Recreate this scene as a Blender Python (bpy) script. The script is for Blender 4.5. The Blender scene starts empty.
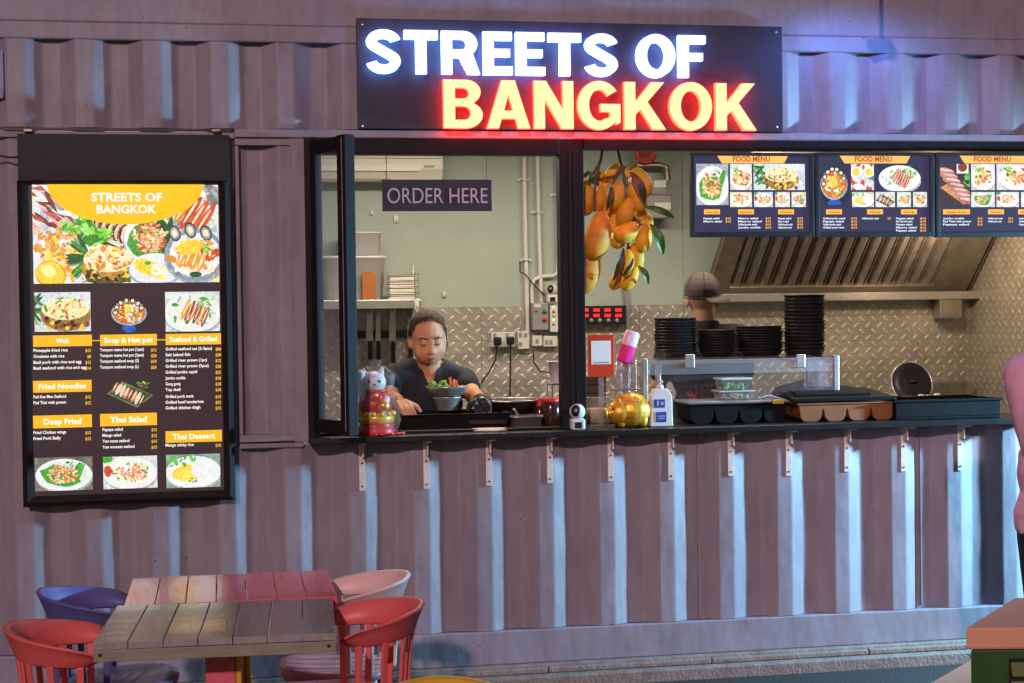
import bpy, bmesh, math, random
from mathutils import Vector, Matrix, Euler, noise as mnoise
from mathutils.bvhtree import BVHTree
rnd = random.Random(7)
PI = math.pi
scene = bpy.context.scene
COL = scene.collection

# ------------------------------------------------------------------ camera
FPX, YAW, PIT, ROL = 1570.9, .18376, .01934, -.01387
CAM = Vector((0, -6.81, 1.65))
cf = Vector((math.sin(YAW)*math.cos(PIT), math.cos(YAW)*math.cos(PIT), -math.sin(PIT)))
cr0 = Vector((math.cos(YAW), -math.sin(YAW), 0)); cu0 = cr0.cross(cf)
cr = math.cos(ROL)*cr0 + math.sin(ROL)*cu0
cu = -math.sin(ROL)*cr0 + math.cos(ROL)*cu0
cd = bpy.data.cameras.new('camera'); cam = bpy.data.objects.new('camera', cd); COL.objects.link(cam)
M = Matrix((cr, cu, -cf)).transposed().to_4x4(); M.translation = CAM
cam.matrix_world = M
cd.sensor_width = 36; cd.lens = FPX*36/1024; cd.clip_end = 500; cd.clip_start = .05
scene.camera = cam

def P(px, py, y):                 # the point of the vertical plane y that stands at a given place of the survey photo
    d = cf + cr*((px-512)/FPX) - cu*((py-341.5)/FPX)
    return CAM + d*((y-CAM.y)/d.y)
def PZ(px, py, z):
    d = cf + cr*((px-512)/FPX) - cu*((py-341.5)/FPX)
    return CAM + d*((z-CAM.z)/d.z)

# ------------------------------------------------------------------ materials
def lin1(c):
    c /= 255.0
    return c/12.92 if c <= .04045 else ((c+.055)/1.055)**2.4
def S(r, g, b): return (lin1(r), lin1(g), lin1(b))

def mat(name, col, rough=.5, metal=0, var=.12, nscale=9, bump=0, bscale=60, emit=None, estr=1, spec=.5,
        stretch=None, trans=0, alpha=1, coat=0):
    m = bpy.data.materials.new(name); m.use_nodes = True
    nt = m.node_tree; n = nt.nodes; L = nt.links
    b = n['Principled BSDF']
    b.inputs['Roughness'].default_value = rough; b.inputs['Metallic'].default_value = metal
    b.inputs['Specular IOR Level'].default_value = spec
    b.inputs['Transmission Weight'].default_value = trans; b.inputs['Alpha'].default_value = alpha
    b.inputs['Coat Weight'].default_value = coat
    b.inputs['Base Color'].default_value = (*col, 1)
    if var or bump:
        tc = n.new('ShaderNodeTexCoord'); mp = n.new('ShaderNodeMapping')
        L.new(tc.outputs['Object'], mp.inputs[0])
        if stretch: mp.inputs['Scale'].default_value = stretch
    if var:
        nz = n.new('ShaderNodeTexNoise'); nz.inputs['Scale'].default_value = nscale; nz.inputs['Detail'].default_value = 6
        nz.inputs['Roughness'].default_value = .65
        L.new(mp.outputs[0], nz.inputs['Vector'])
        r = n.new('ShaderNodeValToRGB')
        r.color_ramp.elements[0].position = .3; r.color_ramp.elements[1].position = .72
        r.color_ramp.elements[0].color = (*[c*(1-var) for c in col], 1)
        r.color_ramp.elements[1].color = (*[min(1, c*(1+var)) for c in col], 1)
        L.new(nz.outputs['Fac'], r.inputs[0]); L.new(r.outputs[0], b.inputs['Base Color'])
        mr = n.new('ShaderNodeMapRange'); mr.inputs[3].default_value = max(.02, rough*.8); mr.inputs[4].default_value = min(1, rough*1.25)
        L.new(nz.outputs['Fac'], mr.inputs[0]); L.new(mr.outputs[0], b.inputs['Roughness'])
    if bump:
        nb = n.new('ShaderNodeTexNoise'); nb.inputs['Scale'].default_value = bscale; nb.inputs['Detail'].default_value = 4
        L.new(mp.outputs[0], nb.inputs['Vector'])
        bp = n.new('ShaderNodeBump'); bp.inputs['Strength'].default_value = bump; bp.inputs['Distance'].default_value = .01
        L.new(nb.outputs['Fac'], bp.inputs['Height']); L.new(bp.outputs[0], b.inputs['Normal'])
    if emit:
        b.inputs['Emission Color'].default_value = (*emit, 1); b.inputs['Emission Strength'].default_value = estr
    return m

def glass_mat(name, tint=(1, 1, 1), refl=.1, alpha=.12, rough=.03):
    # thin pane: mostly clear, a fresnel share of reflection
    m = bpy.data.materials.new(name); m.use_nodes = True
    nt = m.node_tree; n = nt.nodes; L = nt.links
    n.remove(n['Principled BSDF']); out = n['Material Output']
    t = n.new('ShaderNodeBsdfTransparent'); t.inputs[0].default_value = (*tint, 1)
    g = n.new('ShaderNodeBsdfGlossy'); g.inputs['Roughness'].default_value = rough
    d = n.new('ShaderNodeBsdfDiffuse'); d.inputs[0].default_value = (.7, .7, .7, 1)
    fr = n.new('ShaderNodeFresnel'); fr.inputs[0].default_value = 1.5
    ad = n.new('ShaderNodeMath'); ad.operation = 'MULTIPLY_ADD'; ad.inputs[1].default_value = 1; ad.inputs[2].default_value = refl*.3
    ge = n.new('ShaderNodeNewGeometry'); iv = n.new('ShaderNodeMath'); iv.operation = 'SUBTRACT'; iv.inputs[0].default_value = 1
    L.new(ge.outputs['Backfacing'], iv.inputs[1]); fm = n.new('ShaderNodeMath'); fm.operation = 'MULTIPLY'
    L.new(fr.outputs[0], ad.inputs[0]); L.new(ad.outputs[0], fm.inputs[0]); L.new(iv.outputs[0], fm.inputs[1]); ad = fm
    m1 = n.new('ShaderNodeMixShader'); m1.inputs[0].default_value = alpha
    L.new(t.outputs[0], m1.inputs[1]); L.new(d.outputs[0], m1.inputs[2])
    m2 = n.new('ShaderNodeMixShader'); L.new(ad.outputs[0], m2.inputs[0])
    L.new(m1.outputs[0], m2.inputs[1]); L.new(g.outputs[0], m2.inputs[2])
    L.new(m2.outputs[0], out.inputs[0])
    return m

def print_mat(name, strength, rough=.25, grain=0):
    m = bpy.data.materials.new(name); m.use_nodes = True
    nt = m.node_tree; n = nt.nodes; L = nt.links; b = n['Principled BSDF']
    a = n.new('ShaderNodeVertexColor'); a.layer_name = 'Col'
    b.inputs['Base Color'].default_value = (.02, .02, .02, 1); b.inputs['Roughness'].default_value = rough
    b.inputs['Emission Strength'].default_value = strength
    if grain:                      # the fine detail of a printed food photograph
        tc = n.new('ShaderNodeTexCoord'); nz = n.new('ShaderNodeTexNoise'); nz.inputs['Scale'].default_value = grain; nz.inputs['Detail'].default_value = 5
        nz.inputs['Roughness'].default_value = .7; nz.inputs['Distortion'].default_value = .8; L.new(tc.outputs['Object'], nz.inputs['Vector'])
        mx = n.new('ShaderNodeMix'); mx.data_type = 'RGBA'; mx.blend_type = 'OVERLAY'; mx.inputs[0].default_value = 1.0
        L.new(a.outputs[0], mx.inputs[6])
        ct = n.new('ShaderNodeBrightContrast'); ct.inputs['Contrast'].default_value = 1.5; hs = n.new('ShaderNodeHueSaturation'); hs.inputs['Saturation'].default_value = .35; L.new(nz.outputs['Color'], hs.inputs['Color']); L.new(hs.outputs[0], ct.inputs[0]); L.new(ct.outputs[0], mx.inputs[7])
        L.new(mx.outputs[2], b.inputs['Emission Color'])
    else: L.new(a.outputs[0], b.inputs['Emission Color'])
    return m

def ink_mat(name):                 # unlit print (paper, shirt print)
    m = bpy.data.materials.new(name); m.use_nodes = True
    nt = m.node_tree; n = nt.nodes; b = n['Principled BSDF']
    a = n.new('ShaderNodeVertexColor'); a.layer_name = 'Col'; nt.links.new(a.outputs[0], b.inputs['Base Color'])
    b.inputs['Roughness'].default_value = .6
    return m

def tread_mat(name, col, pitch=.078, rough=.33):
    # aluminium tread plate: raised lozenges, alternately along the two diagonals
    m = bpy.data.materials.new(name); m.use_nodes = True
    nt = m.node_tree; n = nt.nodes; L = nt.links; b = n['Principled BSDF']
    def mth(op, a, c=None, d=None):
        x = n.new('ShaderNodeMath'); x.operation = op
        for i, v in enumerate((a, c, d)):
            if v is None: continue
            if hasattr(v, 'links'): L.new(v, x.inputs[i])
            else: x.inputs[i].default_value = v
        return x.outputs[0]
    tc = n.new('ShaderNodeTexCoord'); sp = n.new('ShaderNodeSeparateXYZ'); L.new(tc.outputs['Object'], sp.inputs[0])
    h = mth('ADD', sp.outputs[0], sp.outputs[1])
    u = mth('DIVIDE', mth('ADD', h, sp.outputs[2]), pitch); v = mth('DIVIDE', mth('SUBTRACT', h, sp.outputs[2]), pitch)
    fu, fv = mth('FLOOR', u), mth('FLOOR', v)
    a = mth('SUBTRACT', mth('SUBTRACT', u, fu), .5); c = mth('SUBTRACT', mth('SUBTRACT', v, fv), .5)
    par = mth('ABSOLUTE', mth('MODULO', mth('ADD', fu, fv), 2.0))
    ip = mth('SUBTRACT', 1.0, par)
    wu = mth('ADD', mth('MULTIPLY', par, 2.2), mth('MULTIPLY', ip, 5.2)); wv = mth('ADD', mth('MULTIPLY', par, 5.2), mth('MULTIPLY', ip, 2.2))
    e = mth('ADD', mth('POWER', mth('MULTIPLY', mth('ABSOLUTE', a), wu), 2.0), mth('POWER', mth('MULTIPLY', mth('ABSOLUTE', c), wv), 2.0))
    hgt = mth('MINIMUM', mth('MAXIMUM', mth('MULTIPLY', mth('SUBTRACT', 1.0, e), 1.6), 0.0), 1.0)
    nz = n.new('ShaderNodeTexNoise'); nz.inputs['Scale'].default_value = 5; nz.inputs['Detail'].default_value = 7
    L.new(tc.outputs['Object'], nz.inputs['Vector'])
    bp = n.new('ShaderNodeBump'); bp.inputs['Strength'].default_value = .9; bp.inputs['Distance'].default_value = .0035
    L.new(hgt, bp.inputs['Height']); L.new(bp.outputs[0], b.inputs['Normal'])
    r = n.new('ShaderNodeValToRGB'); r.color_ramp.elements[0].position = .32; r.color_ramp.elements[1].position = .7
    r.color_ramp.elements[0].color = (*[k*.72 for k in col], 1); r.color_ramp.elements[1].color = (*col, 1)
    L.new(nz.outputs['Fac'], r.inputs[0])
    mx = n.new('ShaderNodeMix'); mx.data_type = 'RGBA'; mx.inputs[7].default_value = (*[min(1, k*1.28) for k in col], 1)
    L.new(mth('MULTIPLY', hgt, .75), mx.inputs[0]); L.new(r.outputs[0], mx.inputs[6]); L.new(mx.outputs[2], b.inputs['Base Color'])
    b.inputs['Metallic'].default_value = .35
    mr = n.new('ShaderNodeMapRange'); mr.inputs[3].default_value = rough*.8; mr.inputs[4].default_value = rough*1.5
    L.new(nz.outputs['Fac'], mr.inputs[0]); L.new(mr.outputs[0], b.inputs['Roughness'])
    return m

def container_paint():
    m = bpy.data.materials.new('container_paint'); m.use_nodes = True
    nt = m.node_tree; n = nt.nodes; L = nt.links; b = n['Principled BSDF']
    tc = n.new('ShaderNodeTexCoord')
    mp = n.new('ShaderNodeMapping'); mp.inputs['Scale'].default_value = (1, 1, .16); L.new(tc.outputs['Object'], mp.inputs[0])
    streak = n.new('ShaderNodeTexNoise'); streak.inputs['Scale'].default_value = 26; streak.inputs['Detail'].default_value = 5
    L.new(mp.outputs[0], streak.inputs['Vector'])
    big = n.new('ShaderNodeTexNoise'); big.inputs['Scale'].default_value = 2.6; big.inputs['Detail'].default_value = 7; big.inputs['Roughness'].default_value = .7
    L.new(tc.outputs['Object'], big.inputs['Vector'])
    r1 = n.new('ShaderNodeValToRGB'); r1.color_ramp.elements[0].position = .28; r1.color_ramp.elements[1].position = .75
    r1.color_ramp.elements[0].color = (.238, .202, .242, 1); r1.color_ramp.elements[1].color = (.345, .295, .345, 1)
    L.new(big.outputs['Fac'], r1.inputs[0])
    r2 = n.new('ShaderNodeValToRGB'); r2.color_ramp.elements[0].position = .3; r2.color_ramp.elements[1].position = .6
    r2.color_ramp.elements[0].color = (.86, .84, .84, 1); r2.color_ramp.elements[1].color = (1, 1, 1, 1)
    L.new(streak.outputs['Fac'], r2.inputs[0])
    mx = n.new('ShaderNodeMix'); mx.data_type = 'RGBA'; mx.blend_type = 'MULTIPLY'; mx.inputs[0].default_value = 1
    L.new(r1.outputs[0], mx.inputs[6]); L.new(r2.outputs[0], mx.inputs[7])
    # small scuffs and spots
    sp = n.new('ShaderNodeTexVoronoi'); sp.inputs['Scale'].default_value = 7; L.new(tc.outputs['Object'], sp.inputs['Vector'])
    lt = n.new('ShaderNodeMath'); lt.operation = 'LESS_THAN'; lt.inputs[1].default_value = .028; L.new(sp.outputs['Distance'], lt.inputs[0])
    mx2 = n.new('ShaderNodeMix'); mx2.data_type = 'RGBA'; mx2.inputs[7].default_value = (.06, .045, .04, 1)
    L.new(lt.outputs[0], mx2.inputs[0]); L.new(mx.outputs[2], mx2.inputs[6])
    mpc = n.new('ShaderNodeMapping'); mpc.inputs['Scale'].default_value = (1, 1, .45); L.new(tc.outputs['Object'], mpc.inputs[0])
    ch = n.new('ShaderNodeTexNoise'); ch.inputs['Scale'].default_value = 17; ch.inputs['Detail'].default_value = 9; ch.inputs['Roughness'].default_value = .75; L.new(mpc.outputs[0], ch.inputs['Vector'])
    cr_ = n.new('ShaderNodeValToRGB'); cr_.color_ramp.elements[0].position = .68; cr_.color_ramp.elements[1].position = .74; L.new(ch.outputs['Fac'], cr_.inputs[0])
    cm = n.new('ShaderNodeMath'); cm.operation = 'MULTIPLY'; cm.inputs[1].default_value = .55; L.new(cr_.outputs[0], cm.inputs[0])
    mx3 = n.new('ShaderNodeMix'); mx3.data_type = 'RGBA'; mx3.inputs[7].default_value = (.17, .095, .075, 1)
    L.new(cm.outputs[0], mx3.inputs[0]); L.new(mx2.outputs[2], mx3.inputs[6]); L.new(mx3.outputs[2], b.inputs['Base Color'])
    b.inputs['Roughness'].default_value = .5
    mpd = n.new('ShaderNodeMapping'); mpd.inputs['Scale'].default_value = (1, 1, .55); L.new(tc.outputs['Object'], mpd.inputs[0])
    dent = n.new('ShaderNodeTexNoise'); dent.inputs['Scale'].default_value = 6.5; dent.inputs['Detail'].default_value = 2.5; L.new(mpd.outputs[0], dent.inputs['Vector'])
    fine = n.new('ShaderNodeTexNoise'); fine.inputs['Scale'].default_value = 90; fine.inputs['Detail'].default_value = 3; L.new(tc.outputs['Object'], fine.inputs['Vector'])
    b1 = n.new('ShaderNodeBump'); b1.inputs['Strength'].default_value = .34; b1.inputs['Distance'].default_value = .03; L.new(dent.outputs['Fac'], b1.inputs['Height'])
    b2 = n.new('ShaderNodeBump'); b2.inputs['Strength'].default_value = .12; b2.inputs['Distance'].default_value = .004; L.new(fine.outputs['Fac'], b2.inputs['Height'])
    L.new(b1.outputs[0], b2.inputs['Normal']); L.new(b2.outputs[0], b.inputs['Normal'])
    return m

MT = {}
MT['paint'] = container_paint()
MT['black_metal'] = mat('black_metal', (.022, .018, .02), .38, var=.2, bump=.03, bscale=200)
MT['window_frame'] = mat('window_frame', (.0085, .0045, .006), .5, spec=.2, var=.2, nscale=30, stretch=(1, 1, .1), bump=.05, bscale=120)
MT['counter_black'] = mat('counter_black', (.014, .012, .013), .4, spec=.3, var=.3)
MT['sage'] = mat('sage_plaster', (.41, .475, .425), .75, var=.07, nscale=3, bump=.1, bscale=40)
MT['tread'] = tread_mat('tread_plate', (.5, .47, .42))
MT['tread_warm'] = tread_mat('tread_plate_warm', (.5, .46, .39), rough=.36)  # same tread plate in a slightly warmer, rougher tone
MT['floor'] = mat('kiosk_floor', (.18, .17, .16), .6)
MT['white_plaster'] = mat('white_ceiling', (.7, .7, .68), .8, var=.04)
MT['steel'] = mat('stainless', (.55, .53, .5), .3, metal=.75, var=.12, nscale=14, stretch=(1, 1, 6))
MT['steel_dark'] = mat('stainless_greasy', (.40, .36, .30), .38, metal=.8, var=.25, nscale=10)
MT['baffle'] = mat('baffle_steel', (.42, .38, .33), .4, metal=.75, var=.3, nscale=16)
MT['white_plastic'] = mat('white_plastic', (.72, .7, .66), .4, var=.04)
MT['offwhite'] = mat('offwhite_enamel', (.7, .66, .56), .42, var=.04)
MT['bracket'] = mat('bracket_paint', (.75, .62, .56), .45, var=.12, nscale=30)
MT['black_plastic'] = mat('black_plastic', (.013, .012, .014), .45, spec=.35, var=.2)
MT['black_tray'] = mat('black_tray', (.006, .0055, .0055), .55, spec=.12, var=.3, nscale=30, bump=.08, bscale=90)
MT['grey_plastic'] = mat('grey_plastic', (.3, .3, .32), .45, var=.06)
MT['red'] = mat('red_plastic', (.62, .02, .02), .4, var=.08)
MT['green'] = mat('green_plastic', (.02, .2, .06), .4)
MT['glass'] = glass_mat('clear_glass')
MT['pane'] = glass_mat('window_pane', (.93, .97, 1), refl=.14, alpha=.07)
MT['clear_plastic'] = glass_mat('clear_plastic', (.95, .95, .96), refl=.2, alpha=.13, rough=.12)
MT['case_glass'] = glass_mat('case_glass', (.95, .95, .97), refl=.1, alpha=.03, rough=.03)
MT['wrap'] = glass_mat('crinkled_wrap', (.97, .97, 1), refl=.35, alpha=.05, rough=.1)
MT['cloudy_plastic'] = glass_mat('cloudy_plastic', (.95, .95, .95), refl=.1, alpha=.72, rough=.25)
MT['concrete'] = mat('plinth_concrete', (.25, .185, .16), .85, var=.28, nscale=14, bump=.5, bscale=70)
MT['asphalt'] = mat('asphalt', (.030, .024, .022), .85, var=.5, nscale=60, bump=1.0, bscale=130)
MT['skin'] = mat('skin', (.64, .285, .145), .55, spec=.35, var=.2, nscale=14, bump=.04, bscale=150)
MT['skin_light'] = mat('skin_tan', (.50, .27, .17), .5, var=.08, nscale=18)
MT['hair'] = mat('dark_brown_hair', (.060, .028, .014), .6, spec=.25, var=.5, nscale=24, stretch=(6, 1, 1), bump=.4, bscale=90)
MT['tshirt'] = mat('black_cotton', (.014, .014, .02), .85, var=.25, bump=.25, bscale=26)
MT['cap'] = mat('grey_cap_cloth', (.085, .068, .064), .85, var=.15, bump=.15, bscale=120)
MT['pink_shirt'] = mat('pink_cotton', (.85, .43, .57), .8, var=.1, nscale=7, bump=.35, bscale=14)
MT['trousers'] = mat('dark_trousers', (.016, .012, .016), .8, var=.2)
MT['lip'] = mat('lip', (.44, .15, .085), .45, var=0)
MT['brow'] = mat('brow', (.035, .018, .012), .7, var=0)
MT['glove'] = mat('black_rubber', (.012, .012, .013), .32, var=.1)
MT['gold'] = mat('gold', (.85, .46, .05), .38, metal=.6, var=.15, nscale=20, bump=.1, bscale=60)
MT['gold_yellow'] = mat('gold_yellow_enamel', (.85, .48, .03), .3, metal=.2, var=.15)
MT['mango'] = mat('mango_skin', (.80, .38, .022), .55, spec=.3, var=.35, nscale=11, bump=.06, bscale=70)
MT['mango_big'] = mat('mango_skin_deep', (.70, .28, .025), .6, spec=.25, var=.3, nscale=9, bump=.08, bscale=70)
MT['mango_leaf'] = mat('mango_leaf', (.06, .17, .02), .45, var=.35, nscale=30)
MT['mango_leaf_dry'] = mat('dry_leaf', (.07, .06, .02), .6, var=.35, nscale=30)
MT['twig'] = mat('twig', (.16, .07, .05), .7, var=.3, nscale=40)
MT['wood_grey'] = mat('grey_painted_wood', (.36, .315, .305), .13, var=.2, nscale=7, stretch=(9, 1.2, 9), coat=.25, bump=.09, bscale=30)
MT['wood_edge'] = mat('grey_painted_edge', (.27, .25, .19), .5, var=.2, nscale=14, stretch=(1, 4, 4))
MT['wood_red'] = mat('red_painted_wood', (.78, .15, .18), .15, var=.16, nscale=7, stretch=(9, 1.2, 9), coat=.25, bump=.09, bscale=30)
MT['wood_yellow'] = mat('yellow_painted_wood', (.65, .42, .02), .45, var=.1)
MT['screw'] = mat('screw', (.03, .025, .025), .5, metal=.6, var=0)
MT['ch_red'] = mat('red_chair_plastic', (.80, .13, .13), .42, var=.07, nscale=5, bump=.05, bscale=160)
MT['ch_blue'] = mat('violet_blue_chair_plastic', (.12, .11, .33), .42, var=.07, nscale=5, bump=.05, bscale=160)
MT['ch_pink'] = mat('pale_pink_chair_plastic', (.82, .56, .52), .42, var=.07, nscale=5, bump=.05, bscale=160)
MT['ch_yellow'] = mat('yellow_chair_plastic', (.80, .42, .01), .42, var=.07, nscale=5)
MT['seat_mauve'] = mat('mauve_pink_seat', (.62, .30, .36), .45, var=.08)
MT['seat_violet'] = mat('violet_grey_seat', (.24, .21, .34), .45, var=.08)
MT['bin_green'] = mat('bin_green', (.02, .085, .012), .5, var=.25)
MT['bin_louvre_lit'] = mat('bin_louvre_lit_green', (.10, .13, .02), .5, var=.2)  # brighter than the body: light on the slats is put into the colour
MT['bin_lid'] = mat('bin_lid_salmon', (.80, .37, .24), .55, var=.08, nscale=5, bump=.05)
MT['carton'] = mat('orange_carton', (.45, .14, .035), .6)
MT['brown_tray'] = mat('brown_tray', (.26, .095, .035), .6, spec=.25, var=.2)
MT['iron'] = mat('dark_iron', (.04, .035, .032), .4, metal=.6, var=.3)
MT['brass'] = mat('pipe_brass', (.42, .34, .24), .35, metal=.9)
MT['blue_label'] = mat('blue_label', (.02, .06, .38), .5, var=0)
MT['sign_black'] = mat('sign_black', (.022, .015, .030), .5, var=.15)
MT['paper'] = mat('paper', (.8, .78, .74), .7, var=.03)
MT['pig_pink'] = mat('pink_liquid', (.85, .04, .28), .25, var=.05)
MT['pale_pink'] = mat('pale_pink_plastic', (.8, .5, .6), .3, var=.05)
MT['mesh_black'] = mat('black_speckled_board', (.02, .014, .014), .6, var=.9, nscale=180, bump=.3, bscale=300)
MT['frame_black'] = mat('snap_frame_black', (.016, .008, .007), .55, spec=.2, var=.15)
MT['veg_green'] = mat('lettuce', (.18, .42, .04), .5, var=.3, nscale=40)
MT['carrot'] = mat('carrot', (.70, .13, .02), .5, var=.1)
MT['garlic'] = mat('garlic', (.72, .66, .55), .5)
MT['sauce_dark'] = mat('dark_sauce_glass', (.06, .018, .012), .15, var=.2)
MT['food_beige'] = mat('noodles', (.55, .42, .20), .6, var=.3, nscale=60)
MT['print'] = print_mat('backlit_print', 1.2)
MT['print_photo'] = print_mat('backlit_photo', 1.12, grain=75)
MT['screen_photo'] = print_mat('screen_photo', 1.2, .15, grain=110)
MT['screen'] = print_mat('screen_picture', 1.25, .15)
MT['ink'] = ink_mat('ink')
MT['led_white_face'] = mat('letter_face_white', (.15, .15, .15), .4, var=0, emit=(.80, .90, 1), estr=1.6)
MT['led_white_side'] = mat('letter_side_white', (.6, .7, .8), .4, var=0, emit=(.16, .38, 1), estr=12.0)
MT['led_red_face'] = mat('letter_face_red', (.08, .05, .03), .4, var=0, emit=(1, .75, .36), estr=1.3)
MT['led_red_side'] = mat('letter_side_red', (.8, .05, .02), .4, var=0, emit=(1, .02, .008), estr=19.0)
MT['letter_grey'] = mat('letter_grey', (.5, .42, .44), .5, var=0)
MT['led_digit'] = mat('red_led', (.3, 0, 0), .4, var=0, emit=(1, .02, .03), estr=1.6)
MT['led_on'] = mat('green_led', (.2, .4, .2), .4, var=0, emit=(.4, 1, .5), estr=1)
MT['tube'] = mat('lamp_tube', (.9, .9, .9), .4, var=0, emit=(1, .86, .68), estr=9)
MT['flood'] = mat('flood_lens', (.9, .9, 1), .3, var=0, emit=(.35, .5, 1), estr=14)
MT['warm_bulb'] = mat('warm_bulb', (1, .9, .8), .3, var=0, emit=(1, .6, .25), estr=14)

# ------------------------------------------------------------------ mesh builder
class MB:
    def __init__(s): s.v = []; s.f = []; s.m = []; s.sm = []
    def add(s, vs, fs, mi=0, smooth=False):
        k = len(s.v); s.v += [tuple(v) for v in vs]
        for f in fs: s.f.append([i+k for i in f]); s.m.append(mi); s.sm.append(smooth)
        return s
    def box(s, x0, x1, y0, y1, z0, z1, mi=0, rz=0, c=None):
        vs = [Vector((x, y, z)) for x in (x0, x1) for y in (y0, y1) for z in (z0, z1)]
        if rz:
            c = Vector(c) if c else Vector(((x0+x1)/2, (y0+y1)/2, 0)); R = Matrix.Rotation(rz, 3, 'Z'); vs = [R@(v-c)+c for v in vs]
        return s.add(vs, [(0, 1, 3, 2), (4, 6, 7, 5), (0, 4, 5, 1), (2, 3, 7, 6), (0, 2, 6, 4), (1, 5, 7, 3)], mi)
    def obox(s, c, size, R, mi=0):
        c = Vector(c); h = Vector(size)/2
        vs = [c + R@Vector((x*h.x, y*h.y, z*h.z)) for x in (-1, 1) for y in (-1, 1) for z in (-1, 1)]
        return s.add(vs, [(0, 1, 3, 2), (4, 6, 7, 5), (0, 4, 5, 1), (2, 3, 7, 6), (0, 2, 6, 4), (1, 5, 7, 3)], mi)
    def tube(s, pts, r, n=10, mi=0, smooth=True, caps=True):
        pts = [Vector(p) for p in pts]; rs = r if isinstance(r, (list, tuple)) else [r]*len(pts)
        rings = []; up = None
        for i, p in enumerate(pts):
            d = (pts[min(i+1, len(pts)-1)]-pts[max(i-1, 0)]).normalized()
            if up is None: up = Vector((0, 0, 1)) if abs(d.z) < .9 else Vector((1, 0, 0))
            a = d.cross(up).normalized(); b = a.cross(d).normalized(); up = b
            rings.append([p + (a*math.cos(2*PI*k/n)+b*math.sin(2*PI*k/n))*rs[i] for k in range(n)])
        vs = [v for R in rings for v in R]; fs = []
        for i in range(len(rings)-1):
            for k in range(n): fs.append((i*n+k, i*n+(k+1) % n, (i+1)*n+(k+1) % n, (i+1)*n+k))
        s.add(vs, fs, mi, smooth)
        if caps: s.add(rings[0], [tuple(range(n))[::-1]], mi); s.add(rings[-1], [tuple(range(n))], mi)
        return s
    def lathe(s, prof, c, n=24, mi=0, R=None, smooth=True, sx=1, sy=1):
        c = Vector(c); vs = []; fs = []
        for r, z in prof:
            for k in range(n):
                v = Vector((r*math.cos(2*PI*k/n)*sx, r*math.sin(2*PI*k/n)*sy, z))
                vs.append(c + (R@v if R else v))
        for i in range(len(prof)-1):
            for k in range(n): fs.append((i*n+k, i*n+(k+1) % n, (i+1)*n+(k+1) % n, (i+1)*n+k))
        s.add(vs, fs, mi, smooth)
        if prof[0][0] > 1e-4: s.add(vs[:n], [tuple(range(n))[::-1]], mi)
        if prof[-1][0] > 1e-4: s.add(vs[-n:], [tuple(range(n))], mi)
        return s
    def ell(s, c, r, R=None, n=16, mi=0, fn=None):
        r = (r, r, r) if not isinstance(r, (tuple, list)) else r
        c = Vector(c); vs = []; fs = []; m = n//2
        for i in range(m+1):
            t = PI*i/m
            for k in range(n):
                a = 2*PI*k/n; v = Vector((math.sin(t)*math.cos(a)*r[0], math.sin(t)*math.sin(a)*r[1], math.cos(t)*r[2]))
                if fn: v = fn(v)
                vs.append(c + (R@v if R else v))
        for i in range(m):
            for k in range(n): fs.append((i*n+k, (i+1)*n+k, (i+1)*n+(k+1) % n, i*n+(k+1) % n))
        return s.add(vs, fs, mi, True)
    def prism(s, pts, ax, d0, d1, mi=0):
        # pts: 2D outline, ax: 'x' (pts=y,z) 'y' (pts=x,z) 'z' (pts=x,y)
        def mk(p, d): return {'x': (d, p[0], p[1]), 'y': (p[0], d, p[1]), 'z': (p[0], p[1], d)}[ax]
        n = len(pts); vs = [mk(p, d0) for p in pts]+[mk(p, d1) for p in pts]
        fs = [tuple(range(n)), tuple(range(2*n-1, n-1, -1))]+[(k, k+n, (k+1) % n+n, (k+1) % n) for k in range(n)]
        return s.add(vs, fs, mi)
    def build(s, name, mats, parent=None, bevel=0, world=True, seg=2, merge=False):
        me = bpy.data.meshes.new(name)
        off = Vector((0, 0, 0))
        if parent is not None and world:
            p = parent
            while p is not None: off += p.location; p = p.parent
        me.from_pydata([Vector(v)-off for v in s.v], [], s.f)
        for m in (mats if isinstance(mats, (list, tuple)) else [mats]): me.materials.append(MT[m] if isinstance(m, str) else m)
        for p, mi, sm in zip(me.polygons, s.m, s.sm): p.material_index = mi; p.use_smooth = sm
        bm = bmesh.new(); bm.from_mesh(me)
        if merge: bmesh.ops.remove_doubles(bm, verts=bm.verts, dist=1e-5)
        bmesh.ops.recalc_face_normals(bm, faces=bm.faces)
        bm.to_mesh(me); bm.free()
        o = bpy.data.objects.new(name, me); COL.objects.link(o)
        if parent is not None: o.parent = parent
        if bevel:
            b = o.modifiers.new('bevel', 'BEVEL'); b.width = bevel; b.segments = seg; b.limit_method = 'ANGLE'; b.angle_limit = math.radians(40)
        return o

def tag(o, label, cat, group=None, kind=None):
    o['label'] = label; o['category'] = cat
    if group: o['group'] = group
    if kind: o['kind'] = kind
    return o
def thing(name, label, cat, loc=(0, 0, 0), group=None, rz=0):
    o = bpy.data.objects.new(name, None); COL.objects.link(o); o.location = loc; o.rotation_euler.z = rz
    o.empty_display_size = .1
    return tag(o, label, cat, group)
def struct(o): o['kind'] = 'structure'; return o
def plabel(o, l): o['label'] = l; return o
def solo(mb, name, mats, label, cat, group=None, bevel=0, kind=None):
    # a thing of one mesh: origin moved to its base
    xs = [v[0] for v in mb.v]; ys = [v[1] for v in mb.v]; zs = [v[2] for v in mb.v]
    c = Vector(((min(xs)+max(xs))/2, (min(ys)+max(ys))/2, min(zs)))
    mb.v = [tuple(Vector(v)-c) for v in mb.v]
    o = mb.build(name, mats, None, bevel); o.location = c
    return tag(o, label, cat, group, kind)
def kids(o): return [c for c in bpy.data.objects if c.parent == o]
def copy_tree(o, parent=None, mats=None):
    c = o.copy(); COL.objects.link(c)
    if parent is not None: c.parent = parent
    for ch in kids(o): copy_tree(ch, c)
    return c

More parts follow.
